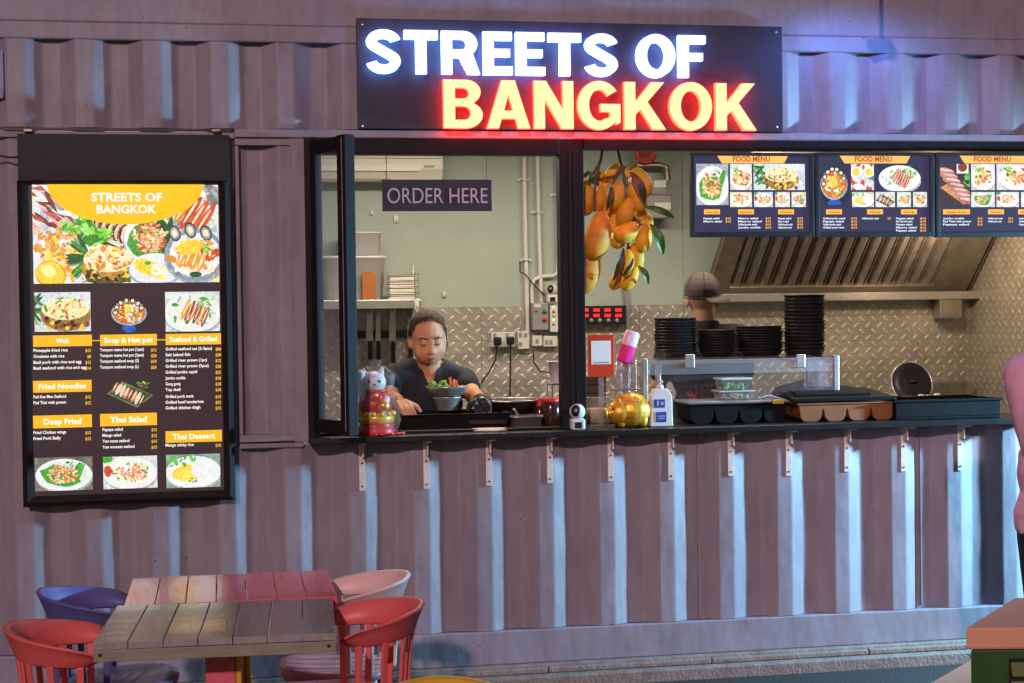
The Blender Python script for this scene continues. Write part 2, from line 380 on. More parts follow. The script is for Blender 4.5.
# text -> mesh data (builtin face)
_tc = {}
def text_geo(s, bold=0.0, extrude=0.0, res=3, space=1.0):
    key = (s, bold, extrude, res, space)
    if key in _tc: return _tc[key]
    cu_ = bpy.data.curves.new('t', 'FONT'); cu_.body = s; cu_.size = 1; cu_.offset = bold; cu_.extrude = extrude; cu_.resolution_u = res
    cu_.space_character = space
    o = bpy.data.objects.new('t', cu_); COL.objects.link(o)
    dg = bpy.context.evaluated_depsgraph_get(); dg.update()
    me = bpy.data.meshes.new_from_object(o.evaluated_get(dg))
    vs = [v.co.copy() for v in me.vertices]; fs = [tuple(p.vertices) for p in me.polygons]; nz = [abs(p.normal.z) for p in me.polygons]
    bpy.data.meshes.remove(me); bpy.data.objects.remove(o); bpy.data.curves.remove(cu_)
    _tc[key] = (vs, fs, nz); return _tc[key]

# flat illustration: coloured polygons in thin layers on a plane facing -y
class ILL:
    def __init__(s, y, dy=1e-5): s.y = y; s.dy = dy; s.v = []; s.f = []; s.c = []; s.k = 0; s.clip = None
    def poly(s, pts, col):
        if s.clip:
            a, b, c, d = s.clip; pts = [(min(max(p[0], a), c), min(max(p[1], b), d)) for p in pts]
        k = len(s.v); y = s.y - s.dy*s.k; s.k += 1
        s.v += [(p[0], y, p[1]) for p in pts]; s.f.append(list(range(k, k+len(pts)))); s.c.append(col)
    def rect(s, x0, z0, x1, z1, col): s.poly([(x0, z0), (x1, z0), (x1, z1), (x0, z1)], col)
    def ell(s, cx, cz, rx, rz, col, n=18, rot=0, jit=0):
        pts = []
        for i in range(n):
            a = 2*PI*i/n; q = 1+rnd.uniform(-jit, jit); x = rx*math.cos(a)*q; z = rz*math.sin(a)*q
            pts.append((cx+x*math.cos(rot)-z*math.sin(rot), cz+x*math.sin(rot)+z*math.cos(rot)))
        s.poly(pts, col)
    def text(s, t, x0, z, h, col, align='L', bold=.02, w=None, space=1.0):
        vs, fs, _ = text_geo(t, bold, 0, 2, space)
        if not vs: return
        xa = min(v.x for v in vs); xb = max(v.x for v in vs)
        sc = h/.70; sx = sc
        if w: sx = w/(xb-xa)
        W = (xb-xa)*sx; ox = x0 - (0 if align == 'L' else W/2 if align == 'C' else W)
        k = len(s.v); y = s.y - s.dy*s.k - .0004; s.k += 1
        s.v += [(ox+(v.x-xa)*sx, y, z+v.y*sc) for v in vs]
        for f in fs: s.f.append([i+k for i in f]); s.c.append(col)
    def build(s, name, m, parent=None, off=None):
        me = bpy.data.meshes.new(name); o3 = Vector((0, 0, 0))
        p = parent
        while p is not None: o3 += p.location; p = p.parent
        me.from_pydata([Vector(v)-o3 for v in s.v], [], s.f); me.materials.append(MT[m])
        at = me.color_attributes.new('Col', 'FLOAT_COLOR', 'CORNER')
        for p, c in zip(me.polygons, s.c):
            for li in p.loop_indices: at.data[li].color = (*c, 1)
        o = bpy.data.objects.new(name, me); COL.objects.link(o)
        if parent is not None: o.parent = parent
        return o

def jc(c, a=.16):
    q = 1+rnd.uniform(-a, a); return tuple(min(1.2, max(0, k*q*(1+rnd.uniform(-a, a)*.5))) for k in c)
W_ = S(228, 229, 226); ORG = S(226, 140, 60); RDD = S(196, 70, 44); YEL = S(246, 196, 60); GRN = S(70, 150, 50); DGR = S(34, 84, 34)
BRN = S(120, 66, 40); DBR = S(60, 34, 26); CRM = S(244, 222, 170); PNK = S(230, 160, 140); GRY = S(150, 156, 166); DRK = S(40, 34, 42)
LBL = S(196, 218, 232)
def blobs(I, cx, cz, rx, rz, cols, n, size=.2):
    for i in range(n):
        a = rnd.uniform(0, 2*PI); q = math.sqrt(rnd.random()); s_ = rnd.uniform(.4, 1)*size
        I.ell(cx+rx*q*math.cos(a), cz+rz*q*math.sin(a), min(rx, rz)*s_*rnd.uniform(.7, 1.9), min(rx, rz)*s_*rnd.uniform(.35, .8), jc(rnd.choice(cols)), 8, rnd.uniform(0, PI), .22)
def shrimp(I, cx, cz, r, rot):
    for i in range(6):
        a = rot+i*.5; I.ell(cx+r*math.cos(a), cz+r*math.sin(a), r*.42, r*.3, jc(ORG if i % 2 else PNK), 8, a+PI/2, .1)
def strips(I, cx, cz, L, w, rot, n, cols):
    for i in range(n):
        t = (i-(n-1)/2)*w*1.05
        x = cx - t*math.sin(rot); z = cz + t*math.cos(rot)
        I.ell(x, z, L*rnd.uniform(.85, 1), w*.55, jc(rnd.choice(cols)), 12, rot+rnd.uniform(-.08, .08), .06)
        I.ell(x, z+w*.12, L*.7, w*.16, jc(CRM), 8, rot, .1)
def food(I, x0, z0, x1, z1, kind, bg=W_):
    x0, x1 = min(x0, x1), max(x0, x1); z0, z1 = min(z0, z1), max(z0, z1)
    I.clip = (x0, z0, x1, z1); cx, cz = (x0+x1)/2, (z0+z1)/2; w, h = (x1-x0)/2, (z1-z0)/2
    if bg: 
        bg = tuple(k*.80 for k in bg); I.rect(x0, z0, x1, z1, bg)
        for i in range(10): I.ell(rnd.uniform(x0, x1), rnd.uniform(z0, z1), w*.4, h*.25, jc(bg, .22), 9, rnd.uniform(0, 3), .3)
    if bg: w *= 1.22; h *= 1.22
    r = min(w*.88, h*1.35)
    def plate(c1, c2, k=1.0):
        I.ell(cx+r*.04, cz-h*.16, r*1.02*k, h*.80*k, tuple(q*.45 for q in c1), 26)
        I.ell(cx, cz-h*.06, r*k, h*.80*k, c1, 26); I.ell(cx, cz-h*.04, r*.84*k, h*.64*k, c2, 24)
    if kind == 'papaya':
        plate(W_, S(214, 222, 216)); I.ell(cx-r*.1, cz-h*.12, r*.72, h*.5, GRN, 12, -.3, .12); I.ell(cx+r*.5, cz+h*.1, r*.16, h*.5, DGR, 10, -.3, .1)
        for i in range(4): I.ell(cx+r*(.42+.07*i), cz+h*.1, r*.04, h*.5, jc(GRN), 8, -.35)
        blobs(I, cx-r*.05, cz, r*.52, h*.5, [ORG, CRM, PNK, RDD, S(236, 190, 130)], 90, .22); blobs(I, cx+r*.25, cz+h*.42, r*.2, h*.2, [GRN, DGR], 8, .5)
    elif kind == 'pineapple':
        for i in range(13): I.ell(cx-r*.95+rnd.uniform(-.1, .1)*r, cz+h*.15+rnd.uniform(-.5, .5)*h, r*.34, h*.07, jc(rnd.choice([DGR, GRN, S(80, 110, 90)])), 8, rnd.uniform(-1.2, 1.2))
        I.ell(cx+r*.1, cz-h*.12, r*.85, h*.72, S(150, 110, 50), 20, 0, .03)
        for i in range(26): I.ell(cx+r*.1+rnd.uniform(-.75, .75)*r, cz-h*rnd.uniform(.2, .75), r*.09, h*.09, jc(rnd.choice([YEL, DBR, BRN])), 6, .7)
        I.ell(cx+r*.1, cz+h*.12, r*.8, h*.46, CRM, 20); blobs(I, cx+r*.1, cz+h*.16, r*.66, h*.42, [ORG, CRM, YEL, CRM, RDD, S(250, 232, 200), GRN], 80, .24)
    elif kind == 'pot':
        I.ell(cx, cz-h*.2, r*.9, h*.7, S(30, 30, 44), 22); I.ell(cx, cz-h*.75, r*.4, h*.2, S(30, 80, 170), 10, 0, .2)
        I.ell(cx, cz, r*.86, h*.62, GRY, 22); I.ell(cx, cz, r*.78, h*.54, S(190, 110, 50), 20)
        blobs(I, cx, cz, r*.66, h*.46, [YEL, CRM, ORG, W_, GRN, RDD], 60, .28)
        for i in range(7): a = .4+i*.45; I.ell(cx+r*.66*math.cos(a), cz+h*.62*math.sin(a), r*.16, h*.13, DRK, 9, a); I.ell(cx+r*.66*math.cos(a), cz+h*.62*math.sin(a), r*.1, h*.08, CRM, 8, a)
        I.ell(cx-r*.05, cz+h*.2, r*.2, h*.16, YEL, 9, .2, .1)
    elif kind == 'seafood':
        plate(W_, S(226, 226, 220)); blobs(I, cx, cz, r*.82, h*.6, [W_, GRY, S(220, 226, 210), GRN, CRM], 70, .24)
        strips(I, cx+r*.1, cz-h*.05, r*.42, h*.16, 1.15, 6, [ORG, RDD, BRN]); blobs(I, cx+r*.5, cz+h*.4, r*.3, h*.25, [GRN, S(150, 200, 90)], 14, .4)
    elif kind == 'meat':
        I.poly([(cx-r*.95, cz-h*.1), (cx+r*.3, cz-h*.95), (cx+r*1.0, cz-h*.25), (cx-r*.3, cz+h*.6)], S(120, 110, 84))
        I.poly([(cx-r*.88, cz-h*.08), (cx+r*.28, cz-h*.85), (cx+r*.92, cz-h*.22), (cx-r*.3, cz+h*.5)], DGR)
        strips(I, cx-r*.05, cz-h*.12, h*.42, r*.17, 1.1, 8, [BRN, S(190, 120, 96), S(226, 196, 180), DBR])
        blobs(I, cx+r*.55, cz+h*.35, r*.25, h*.25, [GRN, YEL, BRN], 16, .4)
    elif kind == 'board':
        I.poly([(x0, cz-h*.1), (cx+w*.5, z0+h*.05), (x1, z0+h*.25), (cx, cz+h*.2)], S(200, 140, 70))
        for i in range(7):
            a = i/6; I.ell(cx-w*.55+a*w*1.2, cz+h*.55-a*h*1.15, w*.52, h*.13, jc(S(176, 112, 100)), 12, -.15, .08); I.ell(cx-w*.5+a*w*1.2, cz+h*.59-a*h*1.15, w*.4, h*.05, jc(S(226, 180, 170)), 10, -.15, .1)
        I.rect(cx+w*.1, cz+h*.45, cx+w*.75, cz+h*.95, W_); I.ell(cx+w*.42, cz+h*.7, w*.26, h*.18, S(130, 50, 30)); blobs(I, cx+w*.75, cz+h*.2, w*.25, h*.3, [GRN, S(90, 180, 60)], 14, .5)
    elif kind == 'mango':
        plate(W_, S(226, 232, 230)); 
        for i in range(6): I.ell(cx-r*.4+i*r*.07, cz-h*.02-i*h*.03, r*.40, h*.30, jc([YEL, S(250, 214, 90)][i % 2], .06), 14, .5)
        I.ell(cx+r*.32, cz-h*.02, r*.42, h*.38, W_, 16, -.2, .05); blobs(I, cx+r*.32, cz, r*.3, h*.26, [W_, S(226, 228, 220)], 20, .3); blobs(I, cx, cz-h*.45, r*.2, h*.12, [GRN, DGR], 8, .6)
        blobs(I, x0+w*.4, z1-h*.3, w*.5, h*.3, [GRN, S(90, 190, 70)], 12, .5)
    elif kind == 'salad':
        plate(W_, S(232, 232, 226)); blobs(I, cx, cz, r*.68, h*.52, [ORG, PNK, S(200, 220, 130), W_, RDD, GRN, CRM], 90, .22)
        for i in range(3): shrimp(I, cx+rnd.uniform(-.4, .4)*r, cz+rnd.uniform(-.25, .3)*h, r*.16, rnd.uniform(0, 6))
        I.ell(x0+w*.14, cz+h*.1, w*.13, h*.3, RDD, 10, 0, .1); I.ell(x0+w*.1, cz+h*.7, w*.2, h*.2, GRN, 10, 0, .1)
    elif kind == 'eggs':
        blobs(I, cx, cz, w, h, [W_, S(120, 124, 160), S(200, 200, 216), RDD], 20, .4)
        for q in (-.45, .45): I.ell(cx+w*q, cz+h*.3, w*.4, h*.36, W_, 12, 0, .1); I.ell(cx+w*q, cz+h*.32, w*.26, h*.24, YEL, 12)
        I.ell(cx, cz-h*.4, w*.16, h*.26, RDD, 9); I.ell(cx-w*.3, cz-h*.6, w*.4, h*.2, W_, 9, 0, .1)
    else:     # 'grill'
        plate(W_, S(240, 232, 214)); blobs(I, cx, cz, r*.7, h*.56, [ORG, RDD, CRM, BRN, S(250, 200, 120)], 60, .26); blobs(I, cx-r*.4, cz+h*.3, r*.3, h*.3, [GRN, S(150, 200, 80)], 12, .5)
        for i in range(3): shrimp(I, cx+rnd.uniform(-.4, .4)*r, cz+rnd.uniform(-.25, .3)*h, r*.2, rnd.uniform(0, 6))
    I.clip = None

# ------------------------------------------------------------------ ground
mb = MB(); mb.add([(-60, -60, 0), (60, -60, 0), (60, 60, 0), (-60, 60, 0)], [(0, 1, 2, 3)]); struct(mb.build('ground', 'asphalt'))
mb = MB(); mb.box(-1.7, 5.2, -.115, 2.7, -.1, .052); mb.box(-1.62, 5.1, -.035, 2.6, .052, .088)
for i in range(9): mb.box(-1.6+i*.75, -1.6+i*.75+.745, -.062, -.03, .053, .078)
struct(mb.build('kerb', 'concrete', None, .006))

# ------------------------------------------------------------------ the container kiosk
K = thing('shipping_container', 'mauve grey corrugated shipping container turned into a food kiosk with a long serving hatch', 'food kiosk', (1.7, 1.2, .088))
CX0, CX1 = -1.36, 4.72
def corr(mb, x0, x1, z0, z1, ph=.888, mi=0, thick=False):
    # trapezoid profile: outer flat y=0, inner flat y=.036, pitch .278; ph = right end of one outer flat
    pts = []; k = math.floor((x0-ph)/.278)-1
    prof = [(-.072, 0), (0, 0), (.068, .036), (.138, .036), (.206, 0)]
    xs = []
    while ph+k*.278-.072 < x1+.3:
        b = ph+k*.278
        xs += [(b-.072, 0), (b, 0), (b+.068, .036), (b+.138, .036)]; k += 1
    def yat(x):
        for (a, ya), (b, yb) in zip(xs, xs[1:]):
            if a <= x <= b: return ya+(yb-ya)*(x-a)/(b-a)
        return 0
    pts = [(x0, yat(x0))]+[q for q in xs if x0+1e-4 < q[0] < x1-1e-4]+[(x1, yat(x1))]
    nz = max(2, int((z1-z0)/.12))
    vs = []; fs = []
    # round the folds a little: two points around each fold
    rp = [pts[0]]
    for i in range(1, len(pts)-1):
        a, b, c = Vector(pts[i-1]), Vector(pts[i]), Vector(pts[i+1])
        d1 = (a-b); d2 = (c-b); l1, l2 = min(.008, d1.length*.3), min(.008, d2.length*.3)
        p, q = b+d1.normalized()*l1, b+d2.normalized()*l2
        rp += [tuple(p), tuple(p*.25+b*.5+q*.25), tuple(q)]
    rp.append(pts[-1])
    n = len(rp)
    for j in range(nz+1):
        z = z0+(z1-z0)*j/nz
        for x, y in rp:
            d = .0035*mnoise.noise(Vector((x*7, z*3.5, 1.3)))+.0016*mnoise.noise(Vector((x*19, z*11, 5.3)))
            if j in (0, nz): d = 0
            vs.append((x, y+d, z))
    for j in range(nz):
        for i in range(n-1): fs.append((j*n+i, j*n+i+1, (j+1)*n+i+1, (j+1)*n+i))
    mb.add(vs, fs, mi, True)
def wn(o):
    m = o.modifiers.new('flat', 'WEIGHTED_NORMAL'); m.weight = 100; m.mode = 'FACE_AREA'; return o
mb = MB(); corr(mb, CX0+.1, CX1-.05, .24, 1.085)
wn(mb.build('lower_wall', 'paint', K))
mb = MB(); corr(mb, CX0+.1, CX1-.05, 2.445, 2.812); wn(mb.build('upper_wall', 'paint', K))
mb = MB(); corr(mb, CX0+.1, .07, 1.085, 2.40); corr(mb, .075, .31, 1.12, 2.37); wn(mb.build('side_wall', 'paint', K))
mb = MB(); corr(mb, 3.80, CX1-.05, 1.085, 2.405); wn(mb.build('side_wall', 'paint', K))  # unseen wall closing the hatch end, added to block the cool side lamp
mb = MB(); mb.box(3.76, 3.80, -.012, .05, 1.123, 2.404); mb.build('trim', 'paint', K, .003)  # edge of the added light-blocking wall
for x in (P(700, 520, 0).x, P(923, 520, 0).x): mb = MB(); mb.box(x-.002, x+.002, .02, .037, .25, 1.08); mb.build('weld_seam', 'paint', K)
# rails, trims
mb = MB(); mb.box(CX0, CX1, -.004, .06, .088, .238); mb.build('bottom_rail', 'paint', K, .006)
mb = MB(); mb.box(CX0, CX1, -.003, .06, 2.812, 2.885); mb.box(CX0, CX1, .006, .06, 2.885, 3.45); mb.build('top_rail', 'paint', K, .006)
mb = MB(); mb.box(CX0+.1, .075, -.012, .05, 2.40, 2.425); mb.box(.075, CX1, -.022, .05, 2.405, 2.440)
mb.box(.075, .345, -.008, .05, 2.372, 2.403); mb.box(.075, .345, -.010, .05, 1.105, 1.135); mb.box(.075, .345, -.016, .05, 1.078, 1.098)
mb.box(.31, .372, -.012, .05, 1.1, 2.405); mb.box(.075, .092, -.010, .05, 1.137, 2.37); mb.build('trim', 'paint', K, .003)
mb = MB(); mb.box(CX0, CX0+.1, -.012, .1, .088, 2.9); mb.box(CX1-.08, CX1, -.012, .1, .24, 2.81); mb.build('corner_post', 'paint', K, .008)
mb = MB(); mb.box(-1.02, -.865, -.012, .03, 2.56, 2.76); mb.box(-1.0, -.885, -.018, -.0125, 2.58, 2.74); mb.build('lock_box', 'paint', K, .01)
mb = MB(); mb.tube([P(-20, 153, -.06), P(2, 156, -.05), P(10, 157.5, -.06), P(18, 157, -.045)], .004, 8); solo(mb, 'cable', 'black_plastic', 'thin black cable running to the left edge of the black blank board', 'cable')
mb = MB(); mb.box(-1.0, .06, -.019, -.0125, 2.428, 2.440); mb.build('drip_edge', 'black_metal', K)
# inside
mb = MB(); mb.box(CX0+.05, CX1-.05, 2.35, 2.42, .2, 2.75); mb.build('back_wall', 'sage', K)
mb = MB(); mb.box(P(685, 260, 2.3).x, CX1-.1, 2.33, 2.352, .2, 2.7); mb.build('boxed_duct', 'sage', K, .004)
def plate(mb, x0, x1, y, z0, z1): mb.box(x0, x1, y-.006, y, z0, z1)
mb = MB()
xs = [CX0+.3, P(420, 350, 2.34).x, P(482, 350, 2.34).x, P(640, 350, 2.34).x, P(684, 350, 2.34).x]
for a, b in zip(xs, xs[1:]): plate(mb, a, b-.003, 2.347, .2, 1.676)
mb.build('splashback', 'tread', K)
mb = MB(); plate(mb, P(685, 350, 2.32).x, 4.62, 2.326, .2, 1.70); mb.build('splashback', 'tread_warm', K)
mb = MB(); mb.box(4.614, 4.62, .1, 2.32, .2, 2.7); mb.build('splashback', 'tread_warm', K)
mb = MB(); mb.box(CX0+.02, CX1-.03, .06, 2.42, .15, .2); mb.build('floor', 'floor', K)
mb = MB(); mb.box(CX0+.02, CX1-.03, .06, 2.42, 2.75, 2.8); mb.build('ceiling', 'white_plaster', K)
mb = MB(); mb.box(CX0+.02, CX0+.06, .06, 2.42, .2, 2.75); mb.box(4.622, CX1-.02, .06, 2.42, .2, 2.75); mb.build('end_wall', 'sage', K)
mb = MB(); mb.box(CX0+.06, .31, .045, .075, .2, 2.75); mb.box(.31, 4.62, .045, .075, .2, 1.08); mb.box(3.77, 4.62, .052, .075, 1.125, 2.44); mb.box(.31, 4.62, .055, .075, 2.445, 2.75); mb.build('lining', 'white_plaster', K)  # the piece at the hatch end backs the added light-blocking wall
# counter
ct = MB(); ct.box(.365, 3.757, -.115, .55, 1.095, 1.122); ct.build('counter', 'counter_black', K, .004)
mb = MB(); mb.box(.4, 4.6, .075, .1, .2, 1.09); mb.box(.4, 4.6, .5, .53, .95, 1.09); mb.build('counter_support', 'steel_dark', K)
for px in (366, 430, 491, 552, 610, 670, 729, 788, 846, 899, 955):
    k = round((P(px, 470, 0).x-.876)/.278); x = .876+k*.278
    x += rnd.uniform(-.004, .004); zb_ = .885+rnd.uniform(-.008, .006); mb = MB(); mb.box(x-.014, x+.014, -.006, -.001, zb_, 1.088); mb.box(x-.014, x+.014, -.1, -.0065, 1.089, 1.0945); mb.box(x-.003, x+.003, -.05, -.0065, 1.03, 1.088)
    b = mb.build('bracket', 'bracket', K, .0015)
    s_ = MB()
    for z in (zb_+.02, 1.0, 1.05): s_.lathe([(.0, .003), (.004, .003), (.0045, 0)], (x+.006 if z == 1.05 else x, -.006, z), 8, R=Matrix.Rotation(PI/2, 3, 'X'))
    s_.build('screw', 'screw', b)
# window frame
wf = MB()
wf.box(.367, .415, -.02, .05, 1.122, 2.405); wf.box(.415, 1.485, -.030, .05, 2.335, 2.4045); wf.box(1.595, 3.757, -.030, .05, 2.362, 2.4045)
wf.box(.415, 1.485, -.01, .05, 1.1225, 1.134)
wf.box(1.485, 1.595, -.022, .055, 1.122, 2.4045)
W = wf.build('window_frame', 'window_frame', K, .003)
g = MB(); g.box(1.528, 1.531, -.0235, -.0225, 1.13, 2.36); g.box(1.552, 1.554, -.0235, -.0225, 1.13, 2.36); g.build('groove', 'black_metal', W)
# opened leaf of the window: hinged at the jamb, swung out over the counter
A = Vector((.405, -.025)); B = Vector((.535, -.265)); dv = (B-A).normalized(); ang = math.atan2(dv.y, dv.x); Lf = (B-A).length
R = Matrix.Rotation(ang, 3, 'Z')
def leafbox(mb, u0, u1, z0, z1, t=.035):
    c = Vector((A.x, A.y, 0)) + R@Vector(((u0+u1)/2, 0, 0)); c.z = (z0+z1)/2
    mb.obox(c, (u1-u0, t, z1-z0), R)
mb = MB(); leafbox(mb, 0, .04, 1.14, 2.392); leafbox(mb, Lf-.05, Lf+.012, 1.14, 2.392, .05); leafbox(mb, .04, Lf-.05, 2.33, 2.39, .032); leafbox(mb, .04, Lf-.05, 1.142, 1.2, .032)
leaf = mb.build('window_leaf', 'window_frame', K, .003)
mb = MB(); leafbox(mb, .04, Lf-.05, 1.2, 2.33, .006); mb.build('pane', 'pane', leaf)
mb = MB(); leafbox(mb, Lf-.012, Lf-.008, 1.16, 2.38, .053); mb.build('groove', 'grey_plastic', leaf)

# ------------------------------------------------------------------ main sign
def bbtext(mb, s, x0, x1, z0, z1, y0, y1, bold, mi_face, mi_side, space=1.0, res=6):
    vs, fs, nz = text_geo(s, bold, .05, res, space)
    xa, xb = min(v.x for v in vs), max(v.x for v in vs); ya, yb = min(v.y for v in vs), max(v.y for v in vs)
    q = [(x0+(v.x-xa)/(xb-xa)*(x1-x0), y0 if v.z > 0 else y1, z0+(v.y-ya)/(yb-ya)*(z1-z0)) for v in vs]
    k = len(mb.v); mb.v += q
    for f, n_ in zip(fs, nz): mb.f.append([i+k for i in f]); mb.m.append(mi_face if n_ > .5 else mi_side); mb.sm.append(False)
sx0, sx1 = P(357, 75, -.03).x, P(782, 75, -.03).x
SG = thing('shop_sign', 'wide black fascia sign with glowing white and red channel letters over the hatch', 'sign', ((sx0+sx1)/2, -.03, 2.443))
mb = MB(); mb.box(sx0, sx1, -.038, -.012, 2.443, 2.917); mb.build('sign_board', 'sign_black', SG, .003)
def arc(cx, cy, rx, ry, a0, a1, n=14): return [(cx+rx*math.cos(math.radians(a0+(a1-a0)*i/n)), cy+ry*math.sin(math.radians(a0+(a1-a0)*i/n))) for i in range(n+1)]
def glyph(c):
    if c == 'T': return .66, [[(0, 1), (.66, 1), (.66, .8), (.435, .8), (.435, 0), (.225, 0), (.225, .8), (0, .8)]]
    if c == 'E': return .58, [[(0, 0), (0, 1), (.57, 1), (.57, .81), (.205, .81), (.205, .6), (.53, .6), (.53, .42), (.205, .42), (.205, .19), (.58, .19), (.58, 0)]]
    if c == 'F': return .56, [[(0, 0), (0, 1), (.56, 1), (.56, .81), (.205, .81), (.205, .58), (.50, .58), (.50, .4), (.205, .4), (.205, 0)]]
    if c == 'N': return .72, [[(0, 0), (0, 1), (.22, 1), (.525, .40), (.525, 1), (.72, 1), (.72, 0), (.5, 0), (.195, .60), (.195, 0)]]
    if c == 'K': return .77, [[(0, 0), (0, 1), (.205, 1), (.205, .58), (.50, 1), (.75, 1), (.43, .58), (.77, 0), (.525, 0), (.295, .42), (.205, .30), (.205, 0)]]
    if c == 'A': return .78, [[(0, 0), (.27, 1), (.51, 1), (.78, 0), (.565, 0), (.515, .2), (.265, .2), (.215, 0)], [(.31, .37), (.47, .37), (.39, .70)]]
    if c == 'O': return .80, [arc(.4, .5, .4, .515, 0, 352, 44), arc(.4, .5, .19, .325, 0, 350, 36)]
    if c == 'B': return .70, [[(0, 0), (0, 1)]+arc(.40, .745, .265, .255, 90, -48)+arc(.39, .27, .31, .275, 62, -90), [(.205, .83)]+arc(.36, .72, .095, .11, 90, -90, 8)+[(.205, .61)], [(.205, .45)]+arc(.37, .31, .115, .14, 90, -90, 8)+[(.205, .17)]]
    if c == 'R': return .75, [[(0, 0), (0, 1)]+arc(.42, .70, .285, .30, 90, -48)+[(.75, 0), (.515, 0), (.35, .385), (.205, .385), (.205, 0)], [(.205, .82)]+arc(.385, .695, .105, .125, 90, -90, 8)+[(.205, .57)]]
    if c == 'G': return .79, [arc(.4, .5, .4, .515, 36, 318, 36)+[(.72, .09), (.79, .0+.14), (.79, .53), (.42, .53), (.42, .36), (.60, .36), (.60, .25)]+arc(.4, .5, .19, .325, 300, 36, 34)]
    if c == 'S':
        cl = arc(.34, .735, .235, .172, 8, 232, 26)+arc(.34, .272, .235, .180, 56, -172, 26); w = .098; L_, R_ = [], []
        sm = cl[:]
        for _ in range(2): sm = [sm[0]]+[((sm[i-1][0]+2*sm[i][0]+sm[i+1][0])/4, (sm[i-1][1]+2*sm[i][1]+sm[i+1][1])/4) for i in range(1, len(sm)-1)]+[sm[-1]]
        for i, p in enumerate(sm):
            a, b = sm[max(0, i-1)], sm[min(len(sm)-1, i+1)]; dx, dy = b[0]-a[0], b[1]-a[1]; l = math.hypot(dx, dy); L_.append((p[0]-dy/l*w, p[1]+dx/l*w)); R_.append((p[0]+dy/l*w, p[1]-dx/l*w))
        return .67, [L_+R_[::-1]]
    return .24, []
def channel(mb, text, x0, x1, z0, z1, yf, yb):
    # solid channel letters: lit face (material 0), lit returns and backs (material 1)
    x = 0; outl = []
    for c in text:
        w, g = glyph(c); outl.append([[(p[0]+x, p[1]) for p in q] for q in g]); x += w+.075
    W_t = x-.075
    for g in outl:
        if not g: continue
        cu_ = bpy.data.curves.new('g', 'CURVE'); cu_.dimensions = '2D'; cu_.fill_mode = 'BOTH'
        for q in g:
            sp = cu_.splines.new('POLY'); sp.points.add(len(q)-1); sp.use_cyclic_u = True
            for pt, v in zip(sp.points, q): pt.co = (v[0], v[1], 0, 1)
        o = bpy.data.objects.new('g', cu_); COL.objects.link(o); dg = bpy.context.evaluated_depsgraph_get(); dg.update(); me = bpy.data.meshes.new_from_object(o.evaluated_get(dg))
        tr = lambda p, y: (x0+p[0]/W_t*(x1-x0), y, z0+p[1]*(z1-z0))
        mb.add([tr(v.co, yf) for v in me.vertices], [tuple(p.vertices) for p in me.polygons], 0); mb.add([tr(v.co, yb) for v in me.vertices], [tuple(p.vertices) for p in me.polygons], 1)
        for q in g:
            n_ = len(q); mb.add([tr(p, yf+.001) for p in q]+[tr(p, yb) for p in q], [(k, (k+1) % n_, (k+1) % n_+n_, k+n_) for k in range(n_)], 1)
        bpy.data.objects.remove(o); bpy.data.curves.remove(cu_); bpy.data.meshes.remove(me)
mb = MB()
a = P(366.5, 75, -.085); b = P(705.5, 33, -.085); channel(mb, 'STREETS OF', a.x, b.x, P(545, 75, -.085).z, P(545, 32.5, -.085).z, -.088, -.056)
plabel(mb.build('lettering', ['led_white_face', 'led_white_side'], SG), 'white glowing words STREETS OF')
mb = MB(); a = P(443, 100, -.07); b = P(755, 100, -.07)
channel(mb, 'BANGKOK', a.x, b.x, P(600, 129, -.085).z, P(600, 81.5, -.085).z, -.088, -.056)
plabel(mb.build('lettering', ['led_red_face', 'led_red_side'], SG), 'red glowing word BANGKOK')
mb = MB()
for px, py in ((362, 24), (776, 32), (362, 126), (777, 127)):
    p = P(px, py, -.038); mb.lathe([(0, .004), (.005, .003), (.006, 0)], (p.x, -.038, p.z), 8, R=Matrix.Rotation(PI/2, 3, 'X'))
mb.build('screw', 'steel', SG)

# ------------------------------------------------------------------ lightbox menu on the left
by = -.075
def prect(px0, py0, px1, py1, y): a = P(px0, py0, y); b = P(px1, py1, y); return a.x, b.z, b.x, a.z
tl = P(18, 180, by); br = P(235, 499, by); bx0, bx1, bz0, bz1 = P(19.5, 340, by).x, P(232.5, 340, by).x, br.z-.005, tl.z
LB = thing('menu_lightbox', 'tall backlit menu board in a black frame with dish photos and yellow headings', 'menu board', ((bx0+bx1)/2, -.05, bz0))
fw = .045
mb = MB()
mb.box(bx0+.004, bx1-.004, -.062, -.002, bz0+.004, bz1-.004)
mb.build('box_body', 'frame_black', LB)
mb = MB()                       # mitred snap frame
def mitre(x0, z0, x1, z1, w, yo, yi):
    t_ = w*.42; o = [(x0, z0), (x1, z0), (x1, z1), (x0, z1)]; m_ = [(x0+w*.45, z0+w*.45), (x1-w*.45, z0+w*.45), (x1-w*.45, z1-t_*.45), (x0+w*.45, z1-t_*.45)]
    i = [(x0+w, z0+w), (x1-w, z0+w), (x1-w, z1-t_), (x0+w, z1-t_)]
    for k in range(4):
        k2 = (k+1) % 4
        q = [(*o[k], -.06), (*o[k2], -.06), (*m_[k2], yo), (*m_[k], yo), (*i[k], yi), (*i[k2], yi)]
        v = [(p[0], p[2], p[1]) for p in q]
        mb.add(v, [(0, 1, 2, 3), (3, 2, 5, 4)])
mitre(bx0, bz0, bx1, bz1, fw, -.088, -.070)
mb.build('frame', 'frame_black', LB, .002)
I = ILL(-.0635)
DARK = S(50, 34, 40)
I.rect(bx0+.02, bz0+.02, bx1-.02, bz1-.02, DARK)
sc = I.build('screen', 'print', LB)
y0 = -.0645
I = ILL(y0, 3e-6)
x0, z0, x1, z1 = prect(31.8, 184, 219.5, 282, y0)
food(I, x0, z0, x1, z1, 'none', S(226, 226, 214)) if False else I.rect(x0, z0, x1, z1, S(226, 226, 216))
